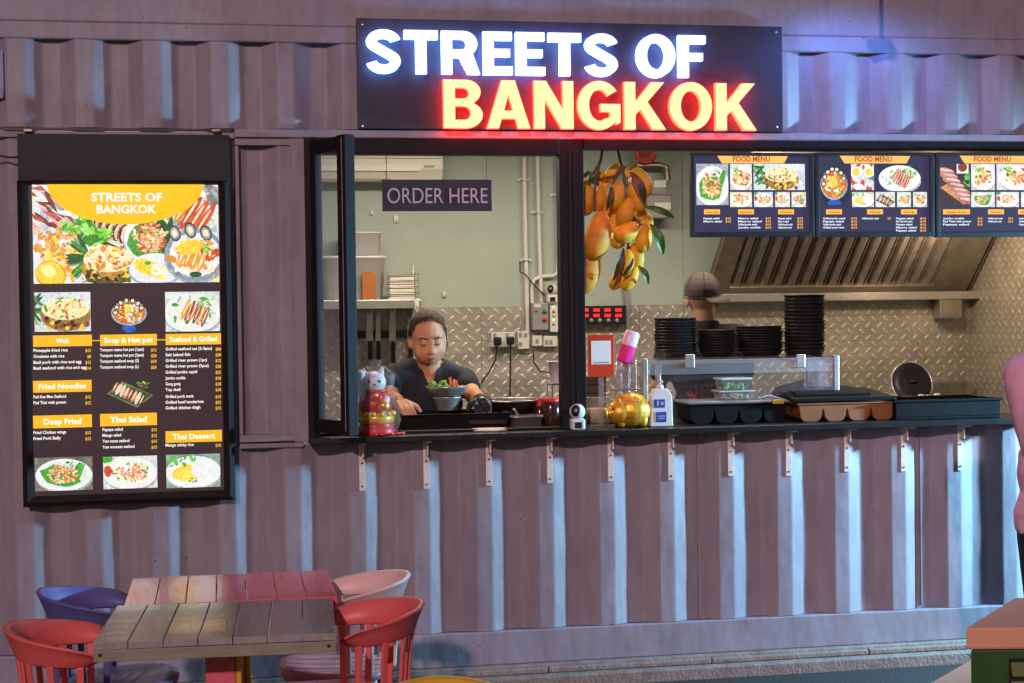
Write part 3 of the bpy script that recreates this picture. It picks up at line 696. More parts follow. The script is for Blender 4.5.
H_, W2 = z1-z0, x1-x0
def at(u, v): return x0+u*W2, z1-v*H_
def sub(u0, v0, u1, v1, kind, bg=None):
    a, b = at(u0, v1), at(u1, v0); food(I, a[0], a[1], b[0], b[1], kind, bg)
I.clip = (x0, z0, x1, z1)
for i in range(110): u, v = rnd.random(), rnd.random(); I.ell(*at(u, v), W2*.06, H_*.06, jc(rnd.choice([S(206, 214, 214), LBL, CRM, S(226, 206, 170), S(190, 196, 200), S(232, 214, 190)])), 9, rnd.uniform(0, 3), .3)
for i in range(60): u = rnd.uniform(0, .32); I.ell(*at(u, rnd.uniform(.02, .42)), W2*.06, H_*.022, jc(rnd.choice([PNK, W_, S(190, 90, 80), S(226, 170, 170), GRY, S(120, 60, 50)])), 9, rnd.uniform(-1.2, 0), .2)
for i in range(70): I.ell(*at(rnd.uniform(.78, 1), rnd.uniform(.0, .46)), W2*.024, H_*.045, jc(rnd.choice([S(210, 224, 206), S(170, 190, 160), GRY, W_, S(120, 120, 110)])), 9, rnd.uniform(0, 3), .2)
strips(I, *at(.83, .27), W2*.12, H_*.075, 1.0, 6, [RDD, ORG, S(200, 90, 50), S(150, 60, 30)]); blobs(I, *at(.72, .40), W2*.05, H_*.06, [W_, S(200, 210, 190), GRY], 24, .5)
for i in range(5): I.ell(*at(.34+.036*i, .43+.018*i), W2*.024, H_*.10, DBR, 14, -.25, .06); I.ell(*at(.345+.036*i, .43+.018*i), W2*.018, H_*.085, jc(S(236, 190, 170)), 12, -.25, .08); I.ell(*at(.35+.036*i, .44+.018*i), W2*.008, H_*.07, jc(S(150, 70, 56)), 10, -.25)
I.poly([at(.30, .50), at(.46, .64), at(.55, .55), at(.54, .58), at(.46, .68), at(.29, .54)], DBR)
def plate2(u, v, ru, rv, c=W_): I.ell(*at(u, v+.02), W2*ru*1.04, H_*rv*1.05, S(150, 160, 170), 26); I.ell(*at(u, v), W2*ru, H_*rv, c, 26); I.ell(*at(u, v), W2*ru*.86, H_*rv*.84, S(222, 226, 226), 24)
blobs(I, *at(.27, .50), W2*.15, H_*.15, [S(110, 190, 60), S(150, 220, 90), GRN, S(60, 130, 40)], 90, .32)
plate2(.11, .80, .19, .34, LBL); blobs(I, *at(.13, .60), W2*.13, H_*.15, [ORG, YEL, S(220, 150, 70), S(200, 120, 50)], 120, .22); blobs(I, *at(.18, .80), W2*.13, H_*.19, [YEL, S(250, 214, 110), ORG, CRM, S(226, 160, 60)], 120, .24)
I.ell(*at(.09, .91), W2*.085, H_*.14, S(226, 150, 40), 18, -.3, .03); I.ell(*at(.088, .90), W2*.076, H_*.12, YEL, 16, -.3, .03); I.ell(*at(.08, .87), W2*.04, H_*.06, S(255, 232, 150), 14, -.3)
plate2(.62, .55, .135, .26); I.ell(*at(.62, .57), W2*.12, H_*.2, GRN, 12, -.3, .1); I.ell(*at(.72, .52), W2*.02, H_*.2, DGR, 9, -.25); I.ell(*at(.69, .42), W2*.03, H_*.07, DGR, 9, .4); blobs(I, *at(.62, .54), W2*.09, H_*.15, [ORG, CRM, PNK, RDD, S(236, 190, 130)], 140, .2)
for i in range(18): a_ = rnd.uniform(1.9, 4.2); c_ = at(.29, .74); I.ell(c_[0]+W2*.05*math.cos(a_), c_[1]+H_*.14*math.sin(a_), W2*.07, H_*.022, jc(rnd.choice([DGR, S(50, 90, 70), GRN, S(120, 150, 120)])), 8, a_)
I.ell(*at(.40, .84), W2*.145, H_*.20, S(176, 130, 50), 22)
for i in range(60): a_ = rnd.uniform(PI, 2*PI); q = rnd.uniform(.55, .98); c_ = at(.40, .84); I.ell(c_[0]+W2*.145*q*math.cos(a_), c_[1]+H_*.2*q*math.sin(a_), W2*.013, H_*.03, jc(rnd.choice([YEL, DBR, S(90, 70, 30), S(70, 90, 40)])), 6, .7)
I.ell(*at(.40, .76), W2*.135, H_*.13, CRM, 20); blobs(I, *at(.40, .75), W2*.12, H_*.12, [ORG, CRM, YEL, CRM, RDD, S(250, 232, 200), S(200, 120, 60)], 150, .24)
plate2(.65, .86, .14, .16); 
for i in range(8): I.ell(*at(.59+.012*i, .83+.008*i), W2*.055, H_*.075, jc([YEL, S(250, 214, 60)][i % 2], .06), 14, -.4)
blobs(I, *at(.69, .88), W2*.06, H_*.07, [W_, S(232, 234, 228)], 40, .4); I.ell(*at(.61, .80), W2*.02, H_*.02, GRN, 8)
plate2(.87, .72, .165, .27, S(130, 140, 156))
for i in range(3): c_ = at(.76+.085*i, .50-.03*(i == 1)); I.ell(*c_, W2*.032, H_*.085, S(60, 60, 74), 14, .3); I.ell(*c_, W2*.024, H_*.065, S(150, 150, 150), 12, .3); I.ell(*c_, W2*.015, H_*.04, CRM, 10, .3)
blobs(I, *at(.87, .74), W2*.14, H_*.17, [W_, CRM, S(236, 200, 170), ORG, S(244, 236, 220), RDD], 130, .28); strips(I, *at(.85, .76), H_*.12, W2*.035, 1.2, 4, [ORG, S(220, 120, 70)])
I.ell(*at(.84, .64), W2*.075, H_*.075, YEL, 12, .15, .1); blobs(I, *at(.94, .66), W2*.03, H_*.05, [GRN, S(150, 210, 90)], 14, .6); I.ell(*at(.87, .92), W2*.035, H_*.03, DGR, 9)
I.clip = None
plabel(I.build('header_picture', 'print_photo', LB), 'banner photo of many dishes under a yellow half disc')
I = ILL(y0-.0085, 3e-6); I.clip = (x0, z0, x1, z1)
ban = []
cx_, rx_ = P(126, 190, y0).x, (P(202, 184, y0).x-P(46, 184, y0).x)/2; zb = P(126, 224.5, y0).z
for i in range(33): a = PI+PI*i/32; ban.append((cx_+rx_*math.cos(a), z1+(z1-zb)*math.sin(a)))
I.poly(ban, S(245, 186, 20))
for i in range(40):
    a = rnd.uniform(-1, 1); b_ = rnd.uniform(.02, .8)*math.sqrt(1-a*a); I.ell(cx_+a*rx_*.9, z1-(z1-zb)*b_*.93, .03, .012, jc(S(246, 188, 24), .035), 8, rnd.uniform(0, 3), .3)
I.clip = None
I.text('STREETS OF', P(127, 200.5, y0).x, P(127, 201.3, y0).z, .034, W_, 'C', .035, w=P(163, 200, y0).x-P(92, 200, y0).x)
I.text('BANGKOK', P(127, 213, y0).x, P(127, 213.3, y0).z, .034, W_, 'C', .035, w=P(157, 213, y0).x-P(97, 213, y0).x)
plabel(I.build('header_title', 'print', LB), 'white words STREETS OF BANGKOK on the yellow half disc')
def pic(px0, py0, px1, py1, kind, bg, parent, m, y, lab=None):
    I = ILL(y); x0, z0, x1, z1 = prect(px0, py0, px1, py1, y); food(I, x0, z0, x1, z1, kind, bg)
    o = I.build('dish_picture', m+'_photo', parent)
    if lab: plabel(o, lab)
for a in ((34, 292.5, 91, 331, 'pineapple', S(214, 224, 224), 'pineapple rice photo'), (105, 293, 153, 333, 'pot', None, 'hot pot photo'), (165, 292, 220, 331, 'seafood', S(216, 226, 228), 'grilled seafood photo'),
          (101, 375, 158, 408, 'meat', None, 'sliced meat on a long dish'), (34.5, 458, 93, 489.5, 'papaya', S(120, 116, 110), 'papaya salad on leaf'),
          (103, 457, 157.5, 487.5, 'salad', S(226, 230, 220), 'mixed salad photo'), (166, 455, 220.5, 486.5, 'mango', S(140, 170, 150), 'mango sticky rice photo')):
    pic(*a[:6], LB, 'print', y0, a[6])
YB = S(244, 178, 34)
def bar(px0, py0, px1, py1, t):
    I = ILL(y0); r = prect(px0, py0, px1, py1, y0); I.rect(*r, YB)
    h = (r[3]-r[1]); I.text(t, (r[0]+r[2])/2, r[1]+h*.29, h*.44, S(255, 248, 226), 'C', .03, w=(r[2]-r[0])*min(.86, .058*len(t)+.06))
    I.build('heading_bar', 'print', LB)
for a in ((33, 335.6, 92, 345.9, 'Wok'), (100, 334.8, 157, 345.2, 'Soup & Hot pot'), (165.5, 334, 221, 344.2, 'Seafood & Grilled'), (33, 381, 91.7, 391.5, 'Fried Noodles'),
          (33, 415.8, 92, 427, 'Deep Fried'), (100, 414, 157, 425, 'Thai Salad'), (165.5, 431.3, 222, 441.3, 'Thai Dessert')): bar(*a)
I = ILL(y0)
for a in ((92, 340.2, 100, 341), (157, 339.4, 165.5, 340.2)): I = ILL(y0); I.rect(*prect(*a, y0), YB); I.build('heading_line', 'print', LB)
def items(px, pxr, rows):
    I = ILL(y0)
    for py, t, pr in rows:
        p = P(px, py+1.6, y0); I.text(t, p.x, p.z, .0122, S(246, 238, 236), 'L', .022, w=.00685*len(t)); p = P(pxr, py+1.6, y0); I.text(pr, p.x, p.z, .0122, YB, 'R', .03, w=.0075*len(pr))
    I.build('price_list', 'print', LB)
items(33.5, 91, [(350.3, 'Pineapple fried rice', '$12'), (356.3, 'Omelette with rice', '$8'), (362.2, 'Basil pork with rice and egg', '$12'), (368, 'Basil seafood with rice and egg', '$14')])
items(33.5, 91, [(396.7, 'Pad Kee Mao Seafood', '$12'), (402.6, 'Pad Thai with prawn', '$12')])
items(33.5, 91, [(432.5, 'Fried Chicken wings', '$12'), (438.4, 'Fried Pork Belly', '$12')])
items(100, 156.5, [(349.7, 'Tomyum mama hot pot (1pax)', '$12'), (355.4, 'Tomyum mama hot pot (2pax)', '$28'), (361.1, 'Tomyum seafood soup (S)', '$18'), (367, 'Tomyum seafood soup (L)', '$28')])
items(102.5, 157, [(429.4, 'Papaya salad', '$12'), (435.2, 'Mango salad', '$12'), (441, 'Yum mama seafood', '$15'), (446.9, 'Yum woonsen seafood', '$15')])
items(165.5, 221, [(348.8, 'Grilled seafood set (2-3pax)', '$88'), (354.6, 'Salt baked fish', '$38'), (360.3, 'Grilled river prawn (1pc)', '$12'), (366.1, 'Grilled river prawn (3pcs)', '$28'),
                   (372, 'Grilled jumbo squid', '$22'), (377.9, 'Jumbo cockle', '$18'), (383.7, 'Gong gong', '$18'), (389.5, 'Top shell', '$18'), (396.4, 'Grilled pork neck', '$15'), (402.1, 'Grilled beef tenderloin', '$22'), (407.8, 'Grilled chicken thigh', '$15')])
items(165.5, 221, [(445, 'Mango sticky rice', '$10')])

# blank board above
mb = MB(); a = prect(17, 133.5, 230, 183, -.045); mb.box(a[0], a[2], -.045, -.004, a[1], a[3])
solo(mb, 'blank_board', 'mesh_black', 'blank black speckled board above the tall menu lightbox', 'board', bevel=.003)
mb = MB()
for px in (28, 216): p = P(px, 130.5, -.03); mb.box(p.x-.018, p.x+.018, -.04, -.013, p.z-.006, p.z+.006)
mb.build('hinge', 'brass', K, .002)

# ------------------------------------------------------------------ three menu screens
NAVY = S(46, 40, 72)
def tv(px0, px1, label, paint):
    y = -.05; a = prect(px0, 152.5, px1, 236.5, y)
    t = thing('menu_screen', label, 'screen', ((a[0]+a[2])/2, -.03, a[1]), 'menu screens over the hatch')
    mb = MB(); mb.box(a[0], a[2], -.045, -.02, a[1], a[3]); mb.box(a[0]+.1, a[2]-.1, -.02, .02, a[1]+.1, a[3]-.08); mb.build('casing', 'black_plastic', t, .003)
    mb = MB()
    for b in ((a[0], a[0]+.018, a[1], a[3]), (a[2]-.018, a[2], a[1], a[3]), (a[0]+.018, a[2]-.018, a[1], a[1]+.022), (a[0]+.018, a[2]-.018, a[3]-.014, a[3])): mb.box(b[0], b[1], -.054, -.0452, b[2], b[3])
    mb.build('bezel', 'black_plastic', t, .0015)
    I = ILL(-.0462); I.rect(a[0]+.018, a[1]+.022, a[2]-.018, a[3]-.014, NAVY); yy = -.0470; I.y = yy
    def R4(*q): return prect(*q, yy)
    def ban(pa, pb, pc):
        q = [P(pa, 153.8, yy), P(pb, 153.8, yy), P(pb-5, 163.4, yy), P(pa+6, 163.4, yy)]
        I.poly([(v.x, v.z) for v in q], S(248, 186, 92)); p = P(pc, 161.6, yy); I.text('FOOD MENU', p.x, p.z, .024, S(170, 60, 20), 'C', .03, w=P(pc+18.5, 160, yy).x-P(pc-18.5, 160, yy).x)
    def lab(p0, p1, py=209.3, t=None):
        t = t or rnd.choice(['Thai Salad', 'Deep Fried', 'Wok'])
        I.rect(*R4(p0, py, p1, py+5), S(246, 176, 62)); p = P((p0+p1)/2, py+3.8, yy); I.text(t, p.x, p.z, .009, S(150, 80, 20), 'C', .02, w=(P(p1, py, yy).x-P(p0, py, yy).x)*.7)
    def lines(p0, p1, q0, q1, n, py=218):
        for i in range(n):
            e = p1-rnd.uniform(0, .3)*(p1-p0); p = P(p0, py+1.2+i*3.05, yy)
            I.text(rnd.choice(['Grilled jumbo squid', 'Papaya salad', 'Jumbo cockle', 'Mango salad', 'Grilled pork neck', 'Pad Thai with prawn']), p.x, p.z, .0078, S(226, 232, 250), 'L', .035, w=P(e, py, yy).x-p.x)
            p = P(q0, py+1.2+i*3.05, yy); I.text('$12', p.x, p.z, .0078, S(248, 176, 60), 'L', .04, w=P(q1, py, yy).x-p.x)
    o = I.build('display', 'screen', t) if False else None
    pics, txt = paint
    for q in pics:
        J = ILL(yy); r = R4(*q[:4]); food(J, *r, q[4], q[5]); J.build('dish_picture', 'screen_photo', t)
    for f in txt: {'ban': ban, 'lab': lab, 'lines': lines}[f[0]](*f[1:])
    I.build('display', 'screen', t)
B1 = S(170, 176, 190)
tv(690.5, 814, 'menu screen with papaya salad on a green leaf at its left', (
    [(696, 163.8, 728.5, 205, 'papaya', B1), (730, 164, 752, 190, 'grill', W_), (753.5, 163.8, 805, 190, 'pineapple', S(226, 234, 238)), (730, 192, 752, 207, 'grill', S(240, 220, 180)),
     (754, 192, 773, 207, 'salad', LBL), (775, 192, 790, 207, 'salad', W_), (791.5, 192, 806, 207, 'seafood', CRM)],
    [('ban', 716, 789, 751.5), ('lab', 704, 720), ('lab', 738, 754), ('lab', 778, 794), ('lines', 703.5, 722, 725.5, 731, 2), ('lines', 738, 762, 765.5, 771, 4), ('lines', 778, 793, 797, 803, 4)]))
tv(815, 934, 'menu screen with a dark hot pot at its left and a round plate', (
    [(819, 164, 849, 205, 'pot', S(44, 42, 66)), (851, 164, 874, 190, 'eggs', W_), (878, 163.8, 921, 191, 'seafood', NAVY), (852, 192, 874, 207, 'mango', S(200, 220, 190)),
     (875.5, 192, 895, 207, 'meat', W_), (897, 192, 911, 207, 'seafood', S(226, 236, 200)), (913, 192, 927, 207, 'grill', W_)],
    [('ban', 838.5, 911.5, 873.5), ('lab', 826, 842), ('lab', 867, 883), ('lab', 901, 917), ('lines', 823, 846, 851, 857, 4), ('lines', 862, 885, 887.5, 891, 1), ('lines', 863, 884, 887.5, 891, 0), ('lines', 863, 884, 0, 1, 0), ('lines', 896, 917, 920, 926, 6)]))
tv(935.5, 1056, 'menu screen with sliced beef on a wooden board at its left', (
    [(940, 164, 970, 206, 'board', S(70, 50, 50)), (971, 164, 995, 190, 'grill', W_), (996.5, 164, 1040, 190, 'grill', W_), (971, 192, 995, 207, 'papaya', W_), (996.5, 192, 1019, 207, 'salad', W_), (1021, 192, 1045, 207, 'grill', W_)],
    [('ban', 958.5, 1032, 992.5), ('lab', 943, 970), ('lab', 988, 1004), ('lab', 1018, 1036), ('lines', 943, 972, 977.5, 982.5, 3), ('lines', 988, 1004, 1008, 1013, 2), ('lines', 1019, 1036, 1040, 1045, 3)]))

# ------------------------------------------------------------------ ORDER HERE sign
y = .02; a = prect(382, 179.5, 492, 211, y)
t = thing('order_sign', 'dark purple ORDER HERE sign hanging on strings in the window', 'sign', ((a[0]+a[2])/2, y, a[1]))
mb = MB(); mb.box(a[0], a[2], y, y+.008, a[1], a[3]); mb.build('sign_board', 'sign_black', t, .002)
mb = MB(); l = P(387.5, 203, y); r = P(487.5, 203, y); bbtext(mb, 'ORDER HERE', l.x, r.x, P(437, 203.3, y).z, P(437, 188, y).z, y-.0035, y-.0005, -.004, 0, 0); mb.build('lettering', 'letter_grey', t)
mb = MB()
for px in (387, 487): p = P(px, 181.5, y); mb.tube([(p.x, y-.002, p.z), (p.x, y+.004, p.z+.01), (p.x, y+.004, 2.34)], .0013, 6)
mb.build('string', 'twig', t)

# ------------------------------------------------------------------ inside: wall equipment
a = prect(300, 140, 443.5, 181, 2.13)
t = thing('air_conditioner', 'cream wall air conditioner behind the top of the window', 'air conditioner', ((a[0]+a[2])/2, 2.2, a[1]))
mb = MB(); zt = a[1]+.29
prof = [(2.345, a[1]+.02), (2.345, zt), (2.17, zt), (2.135, zt-.05), (2.135, a[1]+.07), (2.17, a[1]+.005), (2.22, a[1])]
mb.prism(prof, 'x', a[0], a[2]); mb.build('body', 'offwhite', t, .008)
mb = MB(); mb.box(a[0]+.02, a[2]-.13, 2.127, 2.134, a[1]+.055, a[1]+.095); mb.build('flap', 'white_plastic', t, .003)
mb = MB(); mb.box(a[0]+.02, a[2]-.01, 2.1325, 2.1352, a[1]+.128, a[1]+.131); mb.box(a[2]-.33, a[2]-.328, 2.1325, 2.1352, a[1]+.01, zt-.05); mb.box(a[0]+.02, a[2]-.3, 2.165, 2.172, a[1]+.012, a[1]+.03); mb.build('vent_slot', 'black_plastic', t)
mb = MB(); mb.box(a[2]-.11, a[2]-.05, 2.132, 2.1345, a[1]+.075, a[1]+.09); mb.build('badge', 'grey_plastic', t)
# shelf
sh = prect(322, 300.5, 421, 308, 2.02)
t = thing('wall_shelf', 'steel wall shelf holding tubs above the knives', 'shelf', ((sh[0]+sh[2])/2, 2.2, sh[1]))
mb = MB(); mb.box(sh[0]-.3, sh[2], 2.02, 2.345, sh[3]-.003, sh[3]); mb.box(sh[0]-.3, sh[2], 2.02, 2.024, sh[1], sh[3]-.003); mb.build('board', 'steel', t, .001)
mb = MB()
for x in (sh[2]-.03, sh[0]+.1): mb.prism([(2.05, sh[3]-.01), (2.34, sh[3]-.01), (2.34, sh[3]-.16)], 'x', x-.002, x+.002)
mb.prism([(2.3, sh[3]), (2.34, sh[3]), (2.34, sh[3]+.2)], 'x', sh[2]-.004, sh[2]-.001); mb.build('bracket', 'steel', t)
mb = MB(); p = P(416.5, 304, 2.015); mb.box(p.x-.012, p.x+.012, 2.008, 2.019, p.z-.03, p.z+.03, 0); mb.tube([(p.x, 2.005, p.z+.01), (p.x, 1.985, p.z-.012), (p.x, 1.995, p.z-.02)], .004, 6)
solo(mb, 'wall_hook', 'white_plastic', 'white stick-on hook at the right end of the steel shelf', 'hook', bevel=.002)
def tub(mb, px0, py0, px1, py1, y, dpt, mi=0, tp=.9):
    a = prect(px0, py0, px1, py1, y); cx, cy, w, h = (a[0]+a[2])/2, y+dpt/2, (a[2]-a[0])/2, a[3]-a[1]
    prof = [(.97*tp, 0), (1.0*tp, .02*h), (1, h*.93), (1.05, h*.94), (1.05, h), (.98, h), (.95*tp, .03*h), (0, .03*h)]
    def ring(r, z, n=24):
        o = []
        for k in range(n):
            t_ = 2*PI*k/n; c, s_ = math.cos(t_), math.sin(t_); e = .45
            o.append((cx+math.copysign(abs(c)**e, c)*w*r, cy+math.copysign(abs(s_)**e, s_)*dpt/2*r, a[1]+z))
        return o
    rings = [ring(max(r, .001), z) for r, z in prof]; vs = [v for q in rings for v in q]; n = 24
    fs = [(i*n+k, i*n+(k+1) % n, (i+1)*n+(k+1) % n, (i+1)*n+k) for i in range(len(rings)-1) for k in range(n)]+[tuple(range(n))]
    mb.add(vs, fs, mi, True)
mb = MB(); tub(mb, 318, 256, 387, 300.5, 2.06, .22); solo(mb, 'storage_tub', 'cloudy_plastic', 'large white plastic tub on the steel shelf', 'tub')
mb = MB(); tub(mb, 340, 232, 382, 255.5, 2.08, .2, 0, .97); solo(mb, 'storage_tub', 'cloudy_plastic', 'smaller cloudy tub stacked on the large white tub', 'tub')
mb = MB(); a = prect(362, 274, 376.5, 300.5, 2.03); mb.box(a[0], a[2], 2.028, 2.058, a[1], a[3]); mb.prism([(a[0], a[3]), (a[2], a[3]), ((a[0]+a[2])/2+.02, a[3]+.012), ((a[0]+a[2])/2-.02, a[3]+.012)], 'y', 2.03, 2.056)
solo(mb, 'carton', 'carton', 'orange brown carton in front of the white tub on the shelf', 'carton', bevel=.002)
mb = MB(); a = prect(389, 270, 418, 300.5, 2.05)
for k in range(6): mb.box(a[0]+.002*(k % 2), a[2]-.02, 2.05, 2.2, a[1]+.004+k*.022, a[1]+.022+k*.022)
mb.box(a[0]-.004, a[2]-.016, 2.046, 2.204, a[1]+.137, a[1]+.145)
solo(mb, 'takeaway_box_stack', 'offwhite', 'stack of cream takeaway boxes in a wire rack on the shelf', 'takeaway boxes', bevel=.003)
mb = MB()
for k in range(5): z = a[1]+.01+k*.035; mb.tube([(a[0]-.01, 2.04, z), (a[2]+.005, 2.04, z), (a[2]+.005, 2.21, z)], .0022, 6)
for x, q in ((a[0]-.01, 2.04), (a[2]+.005, 2.04), (a[2]+.005, 2.21)): mb.tube([(x, q, a[1]), (x, q, a[1]+.17)], .003, 6)
solo(mb, 'wire_rack', 'steel', 'small wire rack round the cream takeaway boxes', 'rack')
# knives
kz = P(390, 334, 2.335)
mb = MB(); mb.box(P(345, 334, 2.33).x, P(442, 334, 2.33).x, 2.318, 2.341, kz.z-.022, kz.z+.022); solo(mb, 'magnetic_strip', 'iron', 'dark magnetic strip holding knives below the steel shelf', 'knife rack', bevel=.002)
for px, pt, pm, pb, w, lab in ((370, 315, 341, 361, .05, 'broad kitchen knife at the window end of the strip'), (378.5, 318, 341, 360, .036, 'slim kitchen knife close beside the broad one'),
                               (393, 313, 341, 363, .048, 'tall pointed chef knife hanging alone mid strip'), (410.5, 320, 341, 362, .04, 'kitchen knife half hidden beside the cook head')):
    y = 2.310; p0, p1, p2 = P(px, pt, y), P(px, pm, y), P(px, pb, y); t = thing('kitchen_knife', lab, 'knife', (p1.x, y, p2.z), 'knives on the strip')
    mb = MB(); mb.prism([(p1.x-w*.5, p1.z), (p1.x+w*.35, p1.z), (p1.x+w*.38, p0.z+.06), (p1.x+w*.05, p0.z), (p1.x-w*.3, p0.z+.03)], 'y', y, y+.0025); mb.build('blade', 'steel', t)
    mb = MB(); mb.prism([(p1.x-.011, p1.z), (p1.x+.013, p1.z), (p1.x+.012, p2.z+.012), (p1.x+.016, p2.z), (p1.x-.012, p2.z), (p1.x-.014, p2.z+.02)], 'y', y-.008, y+.008); mb.build('handle', 'black_plastic', t, .003)
# sticky marks on wall
for px, py, s_, lab in ((372, 213, .012, 'small white sticky hook, upper of the two on the sage wall'), (396, 219, .02, 'white plastic clip stuck on the sage wall under the order sign'), (444, 294, .016, 'white sticky hook on the sage wall right of the cook head')):
    p = P(px, py, 2.345); mb = MB(); mb.box(p.x-s_*.6, p.x+s_*.6, 2.336, 2.35, p.z-s_, p.z+s_); mb.tube([(p.x, 2.336, p.z-s_*.2), (p.x, 2.322, p.z-s_*.6), (p.x, 2.322, p.z)], .003, 6); solo(mb, 'wall_hook', 'white_plastic', lab, 'hook', bevel=.003)

# conduits
def pipe(pts, r, label, m='white_plastic', clips=(), name='conduit_pipe', y=2.325):
    t = thing(name, label, 'pipe', pts[-1] if not hasattr(pts[-1], 'x') else tuple(pts[-1]))
    mb = MB(); mb.tube(pts, r, 12); mb.build('pipe', m, t)
    for c in clips:
        mb = MB(); mb.box(c.x-.035, c.x+.035, 2.338, 2.347, c.z-.008, c.z+.008); mb.tube([(c.x-.02, 2.34, c.z), (c.x-.017, 2.308, c.z), (c.x+.017, 2.308, c.z), (c.x+.02, 2.34, c.z)], .005, 6); mb.build('clip', 'white_plastic', t)
    return t
pipe([P(523.5, 120, 2.325), P(525.5, 240, 2.325), P(528, 340, 2.325)], .013, 'left white conduit pipe running down the back wall to the sockets', clips=[P(524.3, 179.5, 2.325), P(526, 260, 2.325)])
pipe([P(536.5, 120, 2.325), P(539, 230, 2.325), P(541.5, 303, 2.325)], .012, 'middle white conduit pipe running down to the grey control box', clips=[P(537.5, 212.5, 2.325)])
q = [P(557, 120, 2.325), P(557.5, 180, 2.325), P(558.5, 262, 2.325), P(557.5, 273, 2.325), P(553, 276, 2.325), P(540, 276.5, 2.325), P(534, 280, 2.325), P(532, 288, 2.325), P(532.5, 303, 2.325)]
pipe(q, .011, 'white conduit pipe beside the post that bends over into the control box', clips=[P(556.5, 195, 2.325)])
# bulb-like security cameras
def seccam(name_label, c, r, m='white_plastic'):
    t = thing('security_camera', name_label, 'camera', tuple(c), 'white security cameras')
    mb = MB(); mb.box(c.x-r*.95, c.x+r*.95, c.y-r*.7, c.y+r*.7, c.z, c.z+r*1.5); mb.build('base', m, t, r*.3, seg=3)
    mb = MB(); mb.box(c.x-r*.5, c.x+r*.45, c.y-r*.73, c.y-r*.68, c.z+r*.25, c.z+r*1.05); mb.build('label_plate', 'black_plastic', t)
    hc = Vector((c.x, c.y, c.z+r*2.35)); mb = MB(); mb.ell(hc, r*1.05, n=20); mb.build('head', m, t)
    mb = MB(); mb.ell(hc+Vector((-r*.3, -r*.55, .12*r)), (r*.68, r*.5, r*.82), R=Matrix.Rotation(-.5, 3, 'Z'), n=16); e = mb.build('lens_face', 'black_plastic', t)
    mb = MB(); mb.ell(hc+Vector((-r*.42, -r*.98, .2*r)), (r*.24, r*.12, r*.24), n=12); mb.build('lens', 'grey_plastic', e)
    return t
seccam('white ball camera fixed on the back wall above the control box', P(552, 303, 2.28), .033)
seccam('white ball camera standing on the black counter by the post', Vector((P(577.5, 429.5, -.062).x, -.062, 1.1225)), .034)
# control boxes and sockets
a = prect(532, 303, 548.5, 330, 2.28)
t = thing('control_box', 'grey control box with green and red push buttons', 'switch box', ((a[0]+a[2])/2, 2.31, a[1]))
mb = MB(); mb.box(a[0], a[2], 2.27, 2.346, a[1], a[3]); mb.build('box', 'grey_plastic', t, .006)
for px, py, m, r in ((546, 311.5, 'green', .012), (546, 319.5, 'red', .014), (537.5, 311, 'red', .006)):
    p = P(px-1.5, py, 2.265); mb = MB(); mb.lathe([(0, .012), (r*.8, .012), (r, .008), (r, 0)], (p.x, 2.27, p.z), 14, R=Matrix.Rotation(PI/2, 3, 'X')); mb.build('button', m, t)
mb = MB(); p = P(537.5, 305.8, 2.27); mb.box(p.x-.02, p.x+.02, 2.268, 2.27, p.z-.008, p.z+.008); mb.build('label_plate', 'paper', t)
a = prect(550, 304, 563, 332, 2.28)
t = thing('indicator_box', 'white box with a row of indicator lamps half behind the window post', 'switch box', ((a[0]+a[2])/2, 2.31, a[1]))
mb = MB(); mb.box(a[0], a[2], 2.28, 2.346, a[1], a[3]); mb.build('box', 'white_plastic', t, .004)
for k in range(5): p = P(553.5, 307.5+k*4.2, 2.28); mb = MB(); mb.lathe([(0, .006), (.007, .005), (.008, 0)], (p.x, 2.28, p.z), 10, R=Matrix.Rotation(PI/2, 3, 'X')); mb.build('indicator_lamp', ('led_on', 'red', 'wood_yellow')[k % 3], t)
def socket(px0, py0, px1, py1, label, plugs=(), sw=()):
    a = prect(px0, py0, px1, py1, 2.32); t = thing('wall_socket', label, 'socket', ((a[0]+a[2])/2, 2.33, a[1]), 'sockets on the tread plate')
    mb = MB(); mb.box(a[0], a[2], 2.305, 2.341, a[1], a[3]); mb.build('plate', 'white_plastic', t, .004)
    for px, py in sw: p = P(px, py, 2.303); mb = MB(); mb.box(p.x-.008, p.x+.008, 2.300, 2.3045, p.z-.012, p.z+.012); mb.build('switch', 'grey_plastic', t, .001)
    return t
socket(491, 332.5, 514.5, 347, 'double wall socket with two black plugs in it', sw=((495, 335), (507, 335)))
socket(517.5, 331, 529, 349, 'narrow white socket under the left conduit pipe', sw=((520.5, 335), (525.5, 335), (520.5, 344)))
socket(532, 335.5, 542, 346, 'small square switch plate under the grey control box', sw=((537, 341),))
socket(543, 336, 557, 346.5, 'white socket plate under the indicator box', sw=((546.5, 342), (551, 342)))
for px, py, lab, path in ((497.5, 340.5, 'black plug in the socket with a cord curving left', [(497, 347), (495.5, 360), (489, 372), (481, 383)]), (510.5, 340, 'black plug in the socket with a cord hanging straight down', [(510.5, 347), (510.3, 370), (509.8, 400), (509.5, 425)])):
    p = P(px, py, 2.28); t = thing('power_plug', lab, 'plug', tuple(p), 'plugs in the double socket')
    mb = MB(); mb.box(p.x-.022, p.x+.022, 2.262, 2.3045, p.z-.026, p.z+.02); mb.build('plug_body', 'black_plastic', t, .008)
    mb = MB(); mb.tube([P(px, py+3, 2.275)]+[P(u, v, 2.27) for u, v in path], .005, 8); mb.build('cord', 'black_plastic', t)
mb = MB(); mb.tube([P(520, 262, 2.32), P(520, 272, 2.3), P(525, 274, 2.29), P(535, 286, 2.3), P(545, 296, 2.3)], .004, 8); solo(mb, 'cable', 'black_plastic', 'thin black cable looping over the two conduits to the camera', 'cable')
